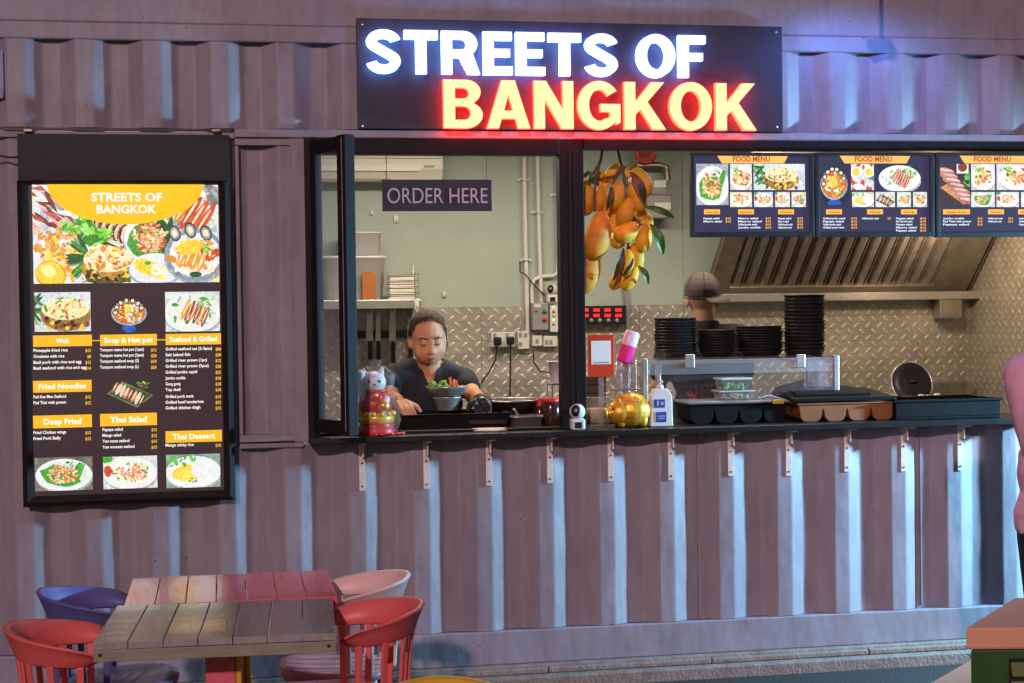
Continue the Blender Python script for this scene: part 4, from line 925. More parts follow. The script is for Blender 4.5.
mb = MB(); mb.tube([P(533, 350, 2.31), P(534, 362, 2.31), P(540, 371, 2.31), P(552, 373, 2.31), P(562, 373, 2.31)], .004, 8); solo(mb, 'cable', 'black_plastic', 'thin dark cable drooping below the switch plate', 'cable')
mb = MB(); mb.tube([P(521, 331, 2.3), P(522.5, 318, 2.3), P(525, 313, 2.3)], .004, 8); solo(mb, 'cable', 'grey_plastic', 'short grey cable looping up from the narrow socket', 'cable')
# timers
a = prect(578, 306, 626, 323.5, 2.29)
t = thing('cooking_timer', 'black timer box with two rows of red digits on the back wall', 'timer', ((a[0]+a[2])/2, 2.31, a[1]))
mb = MB(); mb.box(a[0], a[2], 2.28, 2.346, a[1], a[3]); mb.build('casing', 'black_plastic', t, .004)
mb = MB()
for r_, py in enumerate((310, 315.5)):
    for k in range(4):
        p = P(585.5+k*11, py, 2.279); mb.box(p.x-.019, p.x+.019, 2.2765, 2.2798, p.z-.009, p.z+.009)
mb.build('digits', 'led_digit', t)
for k in range(5): p = P(583+k*8.5, 320.5, 2.28); mb = MB(); mb.lathe([(0, .006), (.012, .005), (.013, 0)], (p.x, 2.28, p.z), 10, R=Matrix.Rotation(PI/2, 3, 'X')); mb.build('button', 'grey_plastic', t)
mb = MB(); mb.tube([P(625, 285, 2.33), P(627, 310, 2.33), P(629, 420, 2.33)], .014, 10); solo(mb, 'drain_pipe', 'grey_plastic', 'grey pipe on the back wall beside the timer box', 'pipe')
# gas meter
a = prect(628, 179, 671, 218, 2.2)
t = thing('gas_meter', 'grey gas meter with two white labels and a bent pipe high on the back wall', 'meter', ((a[0]+a[2])/2, 2.25, a[1]))
mb = MB(); zm = a[1]+(a[3]-a[1])*.62; mb.box(a[0]+.03, a[2], 2.2, 2.34, a[1], zm-.004); mb.box(a[0]+.05, a[2]-.02, 2.215, 2.34, zm+.004, a[3]); mb.box(a[0]+.02, a[2]+.008, 2.19, 2.34, zm-.006, zm+.006); mb.build('body', 'grey_plastic', t, .01)
for py, w in ((183.5, 12), (206, 16)): b = prect(655, py-3.5, 655+w, py+3.5, 2.19); mb = MB(); mb.box(b[0], b[2], 2.1945 if py > 200 else 2.211, 2.199 if py > 200 else 2.2145, b[1], b[3]); mb.build('label_plate', 'paper', t)
mb = MB(); mb.tube([P(627, 172, 2.25), P(632, 165.5, 2.25), P(660, 165, 2.25), P(666, 167, 2.25), P(667.5, 180, 2.25)], .02, 12); mb.tube([P(630, 172, 2.25), P(630, 182, 2.25)], .022, 10)
mb.build('pipe', 'brass', t)
p = P(646, 153, 2.2); t = thing('valve_wheel', 'red round valve wheel above the gas meter', 'valve', tuple(p))
mb = MB(); n = 20; mb.tube([p+Vector((.055*math.cos(2*PI*k/n), 0, .055*math.sin(2*PI*k/n))) for k in range(n+1)], .012, 8, caps=False)
for k in range(3): d = Vector((.05*math.cos(PI*k/3), 0, .05*math.sin(PI*k/3))); mb.tube([p-d, p+d], .007, 6)
mb.ell(p, .022); mb.build('wheel', 'red', t)
mb = MB(); mb.tube([p, p+Vector((0, .14, 0))], .012, 8); mb.build('stem', 'brass', t)

# ------------------------------------------------------------------ range hood
hx0, hx1 = P(704, 300, 2.33).x, P(966, 300, 2.33).x
t = thing('range_hood', 'greasy steel extractor hood with slanted baffle filters', 'range hood', ((hx0+hx1)/2, 2.3, 1.7))
yb, zb, yf, zf = 2.325, 1.745, 1.45, 2.54
sl = Vector((0, yf-yb, zf-zb)); Ls = sl.length; sn = sl.normalized(); nrm = Vector((0, -sn.z, sn.y)); nrm = nrm if nrm.z < 0 else -nrm
def hp(x, s_, o): q = Vector((x, yb, zb))+sn*s_+nrm*o; return q
def slab(mb, x0, x1, s0, s1, o0, o1, mi=0):
    vs = [hp(x, s_, o) for x in (x0, x1) for s_ in (s0, s1) for o in (o0, o1)]
    mb.add(vs, [(0, 1, 3, 2), (4, 6, 7, 5), (0, 4, 5, 1), (2, 3, 7, 6), (0, 2, 6, 4), (1, 5, 7, 3)], mi)
mb = MB(); slab(mb, hx0, hx1, .0, Ls, -.02, 0)
mb.build('shell', 'steel_dark', t, .003)
mb = MB(); bx = hx0+.13
slab(mb, hx0+.005, bx, .01, Ls, .002, .03); slab(mb, hx1-.26, hx1-.02, .01, Ls, .002, .03); slab(mb, bx, hx1-.26, .01, .09, .002, .045); mb.build('filter_frame', 'steel_dark', t, .003)
mb = MB(); mb.box(hx0-.05, hx1+.03, 2.2, 2.322, 1.685, 1.735); mb.build('gutter', 'steel', t, .004)
nb = 15; wd = (hx1-.26-bx)/nb
for g_ in range(3):
    mb = MB()
    for k in range(g_*5, g_*5+5):
        xa = bx+k*wd
        # each baffle: an open trapezoid channel
        vs = []; pr = [(xa+.012, .004), (xa+wd*.30, .035), (xa+wd*.62, .035), (xa+wd*.92, .004)]
        for s_ in (.09, Ls): vs += [hp(x, s_, o) for x, o in pr]
        mb.add(vs, [(0, 1, 5, 4), (1, 2, 6, 5), (2, 3, 7, 6)])
        slab(mb, xa+wd*.93, xa+wd*.99, .09, Ls, .002, .018)
    mb.build('baffle_filter', 'baffle', t)
mb = MB(); mb.box(hx0-.01, hx0, yf, yb, 1.745, 2.74) if False else mb.add([(hx1+.0, yb, zb-.02), (hx1, yf, zf-.02), (hx1, yf, 2.74), (hx1, yb, 2.74), (hx1+.012, yb, zb-.02), (hx1+.012, yf, zf-.02), (hx1+.012, yf, 2.74), (hx1+.012, yb, 2.74)], [(0, 1, 2, 3), (7, 6, 5, 4), (0, 4, 5, 1), (1, 5, 6, 2), (2, 6, 7, 3), (3, 7, 4, 0)])
mb.box(hx0, hx1, yf-.015, yf, zf-.06, 2.74); mb.build('skirt', 'steel_dark', t)
mb = MB(); a = prect(940, 307, 962, 318, 2.2); mb.box(a[0], a[2], 2.2, 2.3, a[1], 1.684); mb.build('grease_cup', 'steel_dark', t, .003)
mb = MB(); a = prect(925, 382, 967, 393, 2.2); mb.box(a[0], a[2], 2.2, 2.31, a[1]-.08, a[3])
for k in range(9): mb.box(a[0]+.01+k*(a[2]-a[0])/9.2, a[0]+.022+k*(a[2]-a[0])/9.2, 2.195, 2.199, a[1]+.005, a[3]-.01)
solo(mb, 'griddle_plate', ['steel_dark'], 'slotted steel griddle plate against the back wall below the hood', 'griddle', bevel=.003)

# ------------------------------------------------------------------ mangoes
def mango(mb, c, r, tilt, yaw=0, mi=0):
    def fn(v):
        k = v.z/r[2]; v = v.copy(); v.x += r[0]*.18*math.sin(k*1.6); s_ = 1-.16*k; v.x *= s_; v.y *= s_; return v
    mb.ell(c, r, R=Matrix.Rotation(tilt, 3, 'Y')@Matrix.Rotation(yaw, 3, 'Z'), n=22, mi=mi, fn=fn)
def leafmesh(mb, a, b, w, droop=.02):
    a, b = Vector(a), Vector(b); d = b-a; s_ = d.cross(Vector((0, 1, 0))).normalized(); n = 9; vs = []; fs = []
    for i in range(n):
        t_ = i/(n-1); c = a+d*t_+Vector((0, -droop*math.sin(PI*t_)*2, -droop*t_*t_)); k = w*math.sin(PI*min(1, t_*.92+.04))**.8
        vs += [c-s_*k+Vector((0, -.006, 0)), c+Vector((0, .004, 0)), c+s_*k+Vector((0, -.006, 0))]
    for i in range(n-1): fs += [(i*3, i*3+1, i*3+4, i*3+3), (i*3+1, i*3+2, i*3+5, i*3+4)]
    mb.add(vs, fs, 0, True)
def bunch(label, fruits, leaves, stems, y, m):
    t = thing('mango_bunch', label, 'mango bunch', tuple(P(stems[0][0][0], stems[0][0][1], y)))
    for px, py, w, h, tilt, dy in fruits:
        c = P(px, py, y+dy); w *= 1.12; k = (y+dy+6.81)/FPX*1.02; mb = MB(); mango(mb, c, (w*k/2, w*k/2*.92, h*k/2), tilt, rnd.uniform(-.5, .5)); mb.build('mango', m, t)
    for (x0_, y0_, x1_, y1_, w, dr, dy) in leaves: mb = MB(); leafmesh(mb, P(x0_, y0_, y+dy), P(x1_, y1_, y+dy-.01), w); mb.build('leaf', 'mango_leaf_dry' if dr else 'mango_leaf', t)
    mb = MB()
    for st in stems: mb.tube([P(q[0], q[1], y+(q[2] if len(q) > 2 else .0)) for q in st], [.007-.003*i/len(st) for i in range(len(st))], 8)
    mb.build('stalk', 'twig', t)
bunch('bunch of large orange mangoes hanging right beside the window post',
      [(597.5, 236, 25, 52, .10, -.03), (586, 268, 27, 54, .02, .02), (586, 200, 20, 32, -.1, .05), (600, 198, 13, 27, .05, .06), (599, 177, 10, 12, 0, .08), (586, 185, 9, 12, .2, .06)],
      [(586, 177, 581, 170, .02, 0, 0), (588, 172, 593, 180, .018, 0, .05)],
      [[(603, 146, .0), (601, 158, 0), (596, 178, 0), (594, 196, 0), (595, 212, 0)], [(600, 162, 0), (590, 178, .02), (586, 190, .04)], [(596, 175, .02), (598, 186, .04)], [(590, 180, .03), (583, 215, .05), (584, 246, .05)]], .10, 'mango_big')
bunch('bunch of small yellow orange mangoes with green leaves hanging from one stalk',
      [(617, 195, 15, 30, .06, -.03), (626, 212, 16, 30, .18, -.05), (637, 197, 16, 32, -.5, -.04), (642, 182, 17, 32, -.6, -.03), (627, 232, 19, 28, .75, -.06), (620, 238, 15, 24, .4, -.02), (644, 238, 15, 30, .0, -.04),
       (614, 220, 12, 26, -.05, .03), (641, 214, 11, 20, -.25, .02), (626, 263, 15, 28, .05, -.04), (636, 256, 15, 28, -.25, .0), (617, 280, 13, 22, .25, .02), (630, 278, 14, 28, .35, -.02), (613, 172, 12, 20, .4, .05), (606, 182, 9, 16, .2, .08), (639, 262, 9, 18, -.1, .05), (609, 230, 10, 24, .1, .06), (648, 222, 10, 20, -.3, .05), (608, 205, 11, 24, .05, .05), (632, 170, 9, 18, .5, .05)],
      [(630, 172, 645, 199, .022, 1, -.08), (644, 207, 674, 214, .016, 0, -.05), (650, 224, 663, 250, .022, 0, -.04), (638, 266, 648, 280, .014, 0, -.03), (623, 248, 613, 276, .016, 1, -.06), (611, 186, 606, 206, .014, 1, -.05), (633, 258, 622, 272, .01, 1, -.07)],
      [[(617, 146, .0), (620, 160, 0), (624, 176, 0), (626, 200, 0), (630, 220, 0), (628, 246, 0), (627, 256, 0)], [(621, 168, 0), (615, 176, 0), (604, 178, .03), (596, 180, .04)], [(625, 185, 0), (633, 186, -.02), (640, 176, -.02)], [(630, 215, 0), (640, 222, 0)], [(628, 247, 0), (634, 250, 0)], [(624, 166, 0), (612, 184, 0)]], .12, 'mango')

# ------------------------------------------------------------------ people
def caps(bm, a, ra, b, rb, n=16):
    a, b = Vector(a), Vector(b); d = b-a; L_ = d.length; q = Vector((0, 0, 1)).rotation_difference(d)
    prof = []
    for i in range(7): t_ = -PI/2+PI/2*i/6; prof.append((ra*math.cos(t_), ra*math.sin(t_)))
    for i in range(7): t_ = PI/2*i/6; prof.append((rb*math.cos(t_), L_+rb*math.sin(t_)))
    vs = []
    for r, z in prof:
        for k in range(n): vs.append(bm.verts.new(a+q@Vector((max(r, 1e-5)*math.cos(2*PI*k/n), max(r, 1e-5)*math.sin(2*PI*k/n), z))))
    for i in range(len(prof)-1):
        for k in range(n): bm.faces.new((vs[i*n+k], vs[i*n+(k+1) % n], vs[(i+1)*n+(k+1) % n], vs[(i+1)*n+k]))
    bm.faces.new([vs[k] for k in range(n)][::-1]); bm.faces.new([vs[-n+k] for k in range(n)])
def ellb(bm, c, r, R=None, n=20):
    mb = MB(); mb.ell(c, r, R=R, n=n); vs = [bm.verts.new(v) for v in mb.v]
    for f in mb.f:
        try: bm.faces.new([vs[i] for i in f])
        except ValueError: pass
def fuse(prims, vox=.006, smooth=6, cut=None):
    # prims: ('c', a, ra, b, rb) tapered capsule or ('e', centre, radii[, R]); one continuous surface
    bm = bmesh.new()
    for p in prims:
        if p[0] == 'c': caps(bm, *p[1:])
        else: ellb(bm, *p[1:])
    bmesh.ops.remove_doubles(bm, verts=bm.verts, dist=1e-6); bmesh.ops.recalc_face_normals(bm, faces=bm.faces)
    me = bpy.data.meshes.new('tmp'); bm.to_mesh(me); bm.free()
    o = bpy.data.objects.new('tmp', me); COL.objects.link(o)
    r = o.modifiers.new('r', 'REMESH'); r.mode = 'VOXEL'; r.voxel_size = vox
    s_ = o.modifiers.new('s', 'SMOOTH'); s_.iterations = smooth; s_.factor = .5
    dg = bpy.context.evaluated_depsgraph_get(); dg.update(); m2 = bpy.data.meshes.new_from_object(o.evaluated_get(dg))
    bpy.data.objects.remove(o); bpy.data.meshes.remove(me)
    if cut:
        bm = bmesh.new(); bm.from_mesh(m2); bmesh.ops.delete(bm, geom=[f for f in bm.faces if cut(f.calc_center_median(), f.normal)], context='FACES'); bm.to_mesh(m2); bm.free()
    for p in m2.polygons: p.use_smooth = True
    return m2
def link(name, me, m, parent):
    me.materials.clear(); me.materials.append(MT[m]); off = Vector((0, 0, 0)); p = parent
    while p is not None: off += p.location; p = p.parent
    me.transform(Matrix.Translation(-off)); me.name = name
    o = bpy.data.objects.new(name, me); COL.objects.link(o); o.parent = parent; return o
def hand(palm, d, up, side, curl=.5, s=1.0):
    # palm centre, direction of the fingers, back-of-hand direction, side towards the thumb
    d, up, side = Vector(d).normalized(), Vector(up).normalized(), Vector(side).normalized(); palm = Vector(palm); out = []
    for k in (-1, 0, 1): out.append(('c', palm-d*.035*s+side*.022*k*s, .014*s, palm+d*.03*s+side*.026*k*s, .013*s))
    for i, (off, L_) in enumerate(((.030, .068), (.010, .078), (-.011, .072), (-.031, .056))):
        p = palm+d*.034*s+side*off*s; dd = d.copy(); r = .0095*s
        for j, f in enumerate((.45, .32, .23)):
            dd = (dd-up*math.tan(curl*(.5 if j == 0 else .75))).normalized(); q = p+dd*L_*f*s; out.append(('c', p, r, q, r*.92)); p, r = q, r*.92
    p = palm-d*.02*s+side*.032*s; q = p+(d*.5+side*.75-up*.3).normalized()*.038*s; w = q+(d*.9+side*.15-up*.35).normalized()*.03*s
    out += [('c', p, .013*s, q, .0115*s), ('c', q, .0115*s, w, .0095*s)]
    return out

# --- the cook at the hatch
wy = .56
hc = P(428.5, 339, wy); kx = (wy+6.81)/FPX
t = thing('person', 'woman cook with tied back hair in a black V-neck T-shirt looking down at the counter', 'person', (hc.x+.01, wy+.05, .2))
tiltR = Matrix.Rotation(.30, 3, 'X')@Matrix.Rotation(-.04, 3, 'Y')          # chin towards the chest
def H(x, y_, z): return hc + tiltR@Vector((x, y_, z))
neck0 = Vector((hc.x+.012, wy+.075, hc.z-.155)); sh_z = P(430, 378, wy).z
shL = Vector((P(391, 380, wy).x, wy+.09, P(399, 379, wy).z)); shR = Vector((P(467, 381, wy).x, wy+.09, P(467, 381, wy).z))
ch = (shL+shR)/2
elL = P(390, 398, wy-.05); elR = P(473, 395, wy-.05)
hdL = P(404, 406, .28); hdR = P(483, 403, .30)
head = [('e', H(0, .02, .028), (.083, .098, .098)), ('e', H(0, -.012, -.038), (.079, .076, .083)), ('e', H(0, -.030, -.080), (.048, .042, .034)), ('e', H(-.04, -.044, -.042), (.034, .03, .036)), ('e', H(.04, -.044, -.042), (.034, .03, .036)),
        ('c', H(0, -.082, .005), .010, H(0, -.094, -.032), .0125), ('e', H(-.016, -.086, -.04), (.009, .009, .007)), ('e', H(.016, -.086, -.04), (.009, .009, .007)), ('c', H(-.04, -.064, .026), .011, H(.04, -.064, .026), .011), ('e', H(-.032, -.07, .002), (.017, .013, .012)), ('e', H(.032, -.07, .002), (.017, .013, .012)),
        ('e', H(0, -.075, -.068), (.024, .011, .008)), ('e', H(0, -.072, -.080), (.019, .011, .008)), ('e', H(-.086, .015, -.018), (.010, .02, .032)), ('e', H(.086, .015, -.018), (.010, .02, .032)),
        ('c', H(0, .02, -.07), .056, neck0, .056)]
torso = [('e', ch+Vector((0, .01, -.12)), (.165, .105, .18)), ('e', ch+Vector((0, .02, -.34)), (.165, .115, .2)), ('e', ch+Vector((0, .02, -.5)), (.18, .125, .15)), ('c', neck0, .052, ch+Vector((0, .015, .0)), .07), ('c', shL+Vector((.01, 0, 0)), .05, ch+Vector((-.05, .01, .048)), .048), ('c', shR+Vector((-.01, 0, 0)), .05, ch+Vector((.05, .01, .048)), .048), ('c', shL, .05, shR, .05)]
legs = []
for sx_ in (-.09, .09): legs += [('c', ch+Vector((sx_, .03, -.55)), .085, Vector((ch.x+sx_, wy+.12, .66)), .06), ('c', Vector((ch.x+sx_, wy+.12, .66)), .055, Vector((ch.x+sx_, wy+.14, .27)), .04), ('c', Vector((ch.x+sx_, wy+.14, .245)), .042, Vector((ch.x+sx_*1.1, wy, .235)), .035)]
def arm(s0, e, h, ra=.05): 
    w = e+(h-e)*.82; return [('c', s0, ra, e, .04), ('c', e, .042, e+(h-e)*.35, .041), ('c', e+(h-e)*.35, .041, w, .027)]
armL = arm(shL, elL, hdL); armR = arm(shR, elR, hdR)
hL = hand(hdL, (.25, -.8, -.45), (-.1, -.5, .85), (.95, .2, .1), .75); hR = hand(hdR, (-.15, -.8, -.45), (0, -.45, .9), (-.95, .1, 0), .8)
link('body', fuse(head+torso+legs+armL+armR+hL, .0055, 5), 'skin', t)
link('glove', fuse([tuple([p[0], p[1], p[2]+.003, p[3], p[4]+.003]) for p in hR]+[('c', elR+(hdR-elR)*.7, .034, hdR, .033)], .005, 3), 'glove', t)
vb = Vector((P(430.5, 380, wy).x, 0, P(431, 389, wy).z))
def vcut(c, n):
    if c.z > neck0.z+.02+max(0, abs(c.x-neck0.x)-.05)*2 and abs(c.x-neck0.x) < .085: return True
    return c.y < wy+.06 and c.z > vb.z and abs(c.x-vb.x) < (c.z-vb.z)*.40
ts = [(p[0], p[1], tuple(k+.012 for k in p[2])) if p[0] == 'e' else (p[0], p[1], p[2]+.012, p[3], p[4]+.012) for p in torso]
def sleeve(s0, e): m_ = s0+(e-s0)*.48; return [('c', s0, .063, m_, .060)]
link('shirt', fuse(ts+sleeve(shL, elL)+sleeve(shR, elR), .0065, 5, vcut), 'tshirt', t)
mb = MB()
for s_ in (-1, 1): mb.tube([H(s_*.055, -.066, .024), H(s_*.038, -.081, .033), H(s_*.016, -.084, .027)], [.0015, .003, .0025], 8)
mb.build('eyebrow', 'brow', t)
mb = MB()
for s_ in (-1, 1): mb.tube([H(s_*.05, -.069, .003), H(s_*.034, -.084, -.006), H(s_*.018, -.079, -.001)], [.001, .0019, .001], 8)
mb.build('eyelash', 'brow', t)
mb = MB(); mb.ell(H(0, -.0835, -.067), (.020, .005, .0042)); mb.ell(H(0, -.080, -.077), (.015, .005, .004)); mb.build('lips', 'lip', t)
mb = MB(); mb.tube([H(-.021, -.084, -.0725), H(0, -.088, -.0715), H(.021, -.084, -.0725)], [.0008, .0014, .0008], 6); mb.build('mouth_line', 'brow', t)
me = fuse([('e', H(0, .026, .036), (.090, .102, .101)), ('e', H(0, .075, -.02), (.08, .07, .09)), ('e', H(.0, .14, .05), (.045, .045, .05)), ('e', H(-.080, .045, .005), (.012, .05, .05)), ('e', H(.080, .045, .005), (.012, .05, .05))], .005, 4,
          lambda c, n: (lambda l: (l.y < .03 and l.z < .113-l.x*l.x*9+.003*math.sin(l.x*90)) or l.z < -.01 and l.y < .03)(tiltR.inverted()@(c-hc)))
hr = link('hair', me, 'hair', t)
mb = MB()
for k in range(22):
    x_ = -.072+.144*k/21; z_ = .108-x_*x_*9; q = [H(x_, -.052+x_*x_*8, z_-.004), H(x_*1.03, -.03+x_*x_*6, z_+.014), H(x_*1.05, .02, .132-x_*x_*7), H(x_*.7, .09, .09-x_*x_*3), H(x_*.3, .135, .03)]
    mb.tube(q, [.0015, .003, .0035, .0035, .003], 6)
mb.tube([H(.062, -.045, .075), H(.080, -.03, .035), H(.088, -.012, -.02), H(.086, .0, -.07)], [.003, .004, .003, .001], 7); mb.tube([H(-.070, -.03, .065), H(-.084, -.01, .03), H(-.087, .005, .0)], [.002, .004, .002], 7)
mb.build('hair_strand', 'hair', hr)

# --- the cook behind, seen from the back, in a grey cap
my = 1.15
mc = P(703, 298, my)
t = thing('person', 'man seen from behind in a grey cap and black T-shirt facing the hood', 'person', (mc.x, my, .2))
shz = P(703, 327, my).z; nk = Vector((mc.x+.01, my-.005, shz+.03)); ch = Vector((P(706, 340, my).x, my+.0, shz-.04))
hd = [('e', mc+Vector((.0, .02, .02)), (.08, .1, .11)), ('e', mc+Vector((.02, .05, -.06)), (.065, .07, .07)), ('c', mc+Vector((.005, .005, -.06)), .058, nk-Vector((0, 0, .05)), .062), ('e', mc+Vector((-.083, .02, -.02)), (.012, .022, .034)), ('e', mc+Vector((.083, .02, -.02)), (.012, .022, .034))]
sl_, sr_ = ch+Vector((-.19, 0, -.02)), ch+Vector((.19, 0, -.02))
tor = [('e', ch+Vector((0, .01, -.16)), (.19, .115, .22)), ('e', ch+Vector((0, .01, -.42)), (.17, .115, .22)), ('e', ch+Vector((0, .02, -.58)), (.18, .125, .14)), ('c', sl_+Vector((.03, 0, 0)), .062, sr_+Vector((-.03, 0, 0)), .062), ('c', nk-Vector((0, 0, .03)), .062, ch, .09)]
lg = []
for sx_ in (-.09, .09): lg += [('c', ch+Vector((sx_, .02, -.62)), .09, Vector((ch.x+sx_, my+.02, .68)), .062), ('c', Vector((ch.x+sx_, my+.02, .68)), .06, Vector((ch.x+sx_, my+.0, .27)), .042), ('c', Vector((ch.x+sx_, my, .245)), .042, Vector((ch.x+sx_, my+.16, .235)), .035)]
e1, e2 = sl_+Vector((-.06, .08, -.27)), sr_+Vector((.05, .1, -.27)); h1, h2 = e1+Vector((.08, .22, -.02)), e2+Vector((-.06, .22, -.0))
def arm2(s0, e, h): return [('c', s0, .052, e, .042), ('c', e, .042, e+(h-e)*.85, .028)]
link('body', fuse(hd+tor+lg+arm2(sl_, e1, h1)+arm2(sr_, e2, h2)+hand(h1+Vector((.01, .04, 0)), (.2, .9, -.1), (0, 0, 1), (1, 0, 0), .5)+hand(h2+Vector((-.01, .04, 0)), (-.2, .9, -.1), (0, 0, 1), (-1, 0, 0), .5), .0065, 5), 'skin_light', t)
tsm = fuse([(p[0], p[1], tuple(k+.014 for k in p[2])) if p[0] == 'e' else (p[0], p[1], p[2]+.014, p[3], p[4]+.014) for p in tor]+[('c', sl_, .07, sl_+(e1-sl_)*.65, .064), ('c', sr_, .07, sr_+(e2-sr_)*.65, .064)], .007, 5, lambda c, n: c.z > nk.z+.005)
bvh = BVHTree.FromPolygons([v.co.copy() for v in tsm.vertices], [tuple(p.vertices) for p in tsm.polygons])
link('shirt', tsm, 'tshirt', t)
# red lettering on the shirt back, following an arc and the cloth
a0 = P(713, 388, my-.1); vs, fs, _ = text_geo('BANGKOK', .02, 0, 3); xa, xb = min(v.x for v in vs), max(v.x for v in vs)
mb = MB(); q = []
for v in vs:
    u = ((v.x-xa)/(xb-xa)-.5); th = -u*1.1; r = .22+v.y*.07
    x = a0.x+math.sin(-th)*r*.95; z = a0.z-.03+ (math.cos(th)*r-.22)
    hit = bvh.ray_cast(Vector((x, my-1, z)), Vector((0, 1, 0))); yv = hit[0].y-.004 if hit[0] else my-.12
    q.append((x, yv, z))
mb.add(q, fs); mb.build('shirt_print', mat('red_shirt_print', (.55, .03, .05), .6, var=0), t)
# cap
tl_ = Matrix.Rotation(-.14, 3, 'Y')@Matrix.Rotation(.16, 3, 'X')
cm = fuse([('e', mc+Vector((0, .015, .045)), (.094, .112, .098))], .006, 3, lambda c, n: (tl_.inverted()@(c-mc)).z < .008)
c_ = link('cap', cm, 'cap', t)
md = c_.modifiers.new('sol', 'SOLIDIFY'); md.thickness = .006; md.offset = -1
mb = MB(); n = 32; ring = [mc+Vector((.0956*math.cos(2*PI*k/n), .015+.1135*math.sin(2*PI*k/n), .012+.0)) for k in range(n)]
ring = [mc+tl_@(v-mc+Vector((0, 0, .004))) for v in ring]; mb.tube(ring+[ring[0]], .0025, 6, caps=False)
for k in range(6):
    a_ = PI*k/3+.3; mb.tube([mc+Vector((0, .015, .045))+Vector((math.cos(a_)*.0945*math.sin(q), math.sin(a_)*.1125*math.sin(q), .0985*math.cos(q))) for q in (0, .3, .6, .9, 1.2, 1.5)], .0014, 5); mb.build('cap_band', 'cap', c_)
mb = MB(); vs = []; N = 17        # brim, worn to the back and drooping towards the right
for i in range(N):
    a_ = math.radians(-100+118*i/(N-1))
    for rr, dz in ((.090, .012), (.118, .0), (.146, -.022)):
        e = math.sin(PI*i/(N-1))**.5; q = .090+(rr-.090)*e; vs.append(mc+tl_@Vector((math.cos(a_)*q, .015+math.sin(a_)*q*1.15, .012+(dz-.012)*e)))
fs = []
for i in range(N-1):
    for j in range(2): fs.append((i*3+j, i*3+j+1, i*3+j+4, i*3+j+3))
mb.add(vs, fs, 0, True); b_ = mb.build('cap_brim', 'cap', c_); md = b_.modifiers.new('sol', 'SOLIDIFY'); md.thickness = .005
mb = MB(); mb.ell(mc+Vector((0, .015, .143)), (.01, .01, .006), n=10); mb.build('cap_button', 'cap', c_)

# --- customer at the right edge in a pink shirt
py_ = -1.3
sh = P(1019, 362, py_); el = P(1012.5, 415, py_)
t = thing('person', 'customer in a loose pink shirt and dark trousers cut by the right edge', 'person', (sh.x+.22, py_, 0))
bx_ = sh.x+.20
hd3 = Vector((bx_, py_+.02, sh.z+.235))
bod = [('e', hd3+Vector((0, 0, .01)), (.078, .1, .112)), ('e', hd3+Vector((0, .04, -.06)), (.062, .065, .07)), ('c', hd3+Vector((0, 0, -.07)), .056, Vector((bx_, py_, sh.z+.03)), .06), ('c', hd3+Vector((0, .095, .0)), .011, hd3+Vector((0, .112, -.03)), .014), ('e', hd3+Vector((-.08, .0, -.01)), (.01, .02, .032)), ('e', hd3+Vector((.08, 0, -.01)), (.01, .02, .032)),
       ('c', Vector((bx_-.15, py_, sh.z-.03)), .06, Vector((bx_+.15, py_, sh.z-.03)), .06), ('e', (bx_, py_, sh.z-.2), (.17, .11, .22)), ('e', (bx_, py_, sh.z-.45), (.165, .11, .2)), ('e', (bx_, py_, sh.z-.62), (.175, .12, .14))]
elb = Vector((sh.x+.055, py_-.06, sh.z-.30)); elb2 = Vector((bx_+.26, py_-.04, sh.z-.30)); hh = Vector((bx_-.06, py_+.18, sh.z-.28)); hh2 = Vector((bx_+.06, py_+.2, sh.z-.26)); s1, s2 = Vector((bx_-.17, py_, sh.z-.04)), Vector((bx_+.17, py_, sh.z-.04))
bod += arm2(s1, elb, hh)+arm2(s2, elb2, hh2)+hand(hh+Vector((.02, .03, 0)), (.6, .6, 0), (0, .2, 1), (.3, .9, 0), .5)+hand(hh2+Vector((-.02, .03, 0)), (-.6, .6, 0), (0, .2, 1), (-.3, .9, 0), .5)
lg3 = []
for s_ in (-.095, .095): lg3 += [('c', (bx_+s_, py_, sh.z-.66), .09, (bx_+s_, py_, .5), .062), ('c', (bx_+s_, py_, .5), .06, (bx_+s_, py_-.02, .09), .045)]
ft3 = []
for s_ in (-.095, .095): ft3 += [('c', (bx_+s_, py_-.03, .05), .045, (bx_+s_*1.15, py_+.13, .04), .036)]
link('body', fuse(bod+lg3+ft3, .007, 5), 'skin_light', t)
shirt3 = [('c', Vector((bx_-.16, py_, sh.z-.045)), .083, Vector((bx_+.16, py_, sh.z-.045)), .083), ('e', (bx_, py_, sh.z-.2), (.20, .14, .24)), ('e', (bx_, py_, sh.z-.42), (.2, .145, .24)), ('e', (bx_, py_, sh.z-.58), (.212, .155, .2)), ('c', s1+Vector((-.01, 0, -.01)), .078, elb+Vector((-.012, 0, -.0)), .066), ('c', s2, .078, elb2, .066), ('c', elb, .064, elb+(hh-elb)*.5, .052), ('c', elb2, .064, elb2+(hh2-elb2)*.5, .052)]
hem = P(1010, 538, py_).z
sm3 = fuse(shirt3, .008, 5, lambda c, n: c.z < hem+.01*math.sin(c.x*30) or c.z > sh.z+.045)
for v in sm3.vertices:
    c = v.co; k = .013*mnoise.noise(Vector((c.x*8, c.y*8, c.z*7+c.x*5)))+.006*mnoise.noise(Vector((c.x*24, c.y*24, c.z*14))); v.co += v.normal*k
link('shirt', sm3, 'pink_shirt', t)
link('trousers', fuse([('e', (bx_, py_, sh.z-.64), (.19, .135, .15))]+[(p[0], p[1], p[2]+.018, p[3], p[4]+.018) for p in lg3], .008, 5), 'trousers', t)
link('hair', fuse([('e', hd3+Vector((0, -.012, .03)), (.09, .108, .108)), ('e', hd3+Vector((0, -.05, -.04)), (.075, .06, .08))], .007, 4, lambda c, n: c.y > hd3.y+.05 and c.z < hd3.z+.075), 'hair', t)
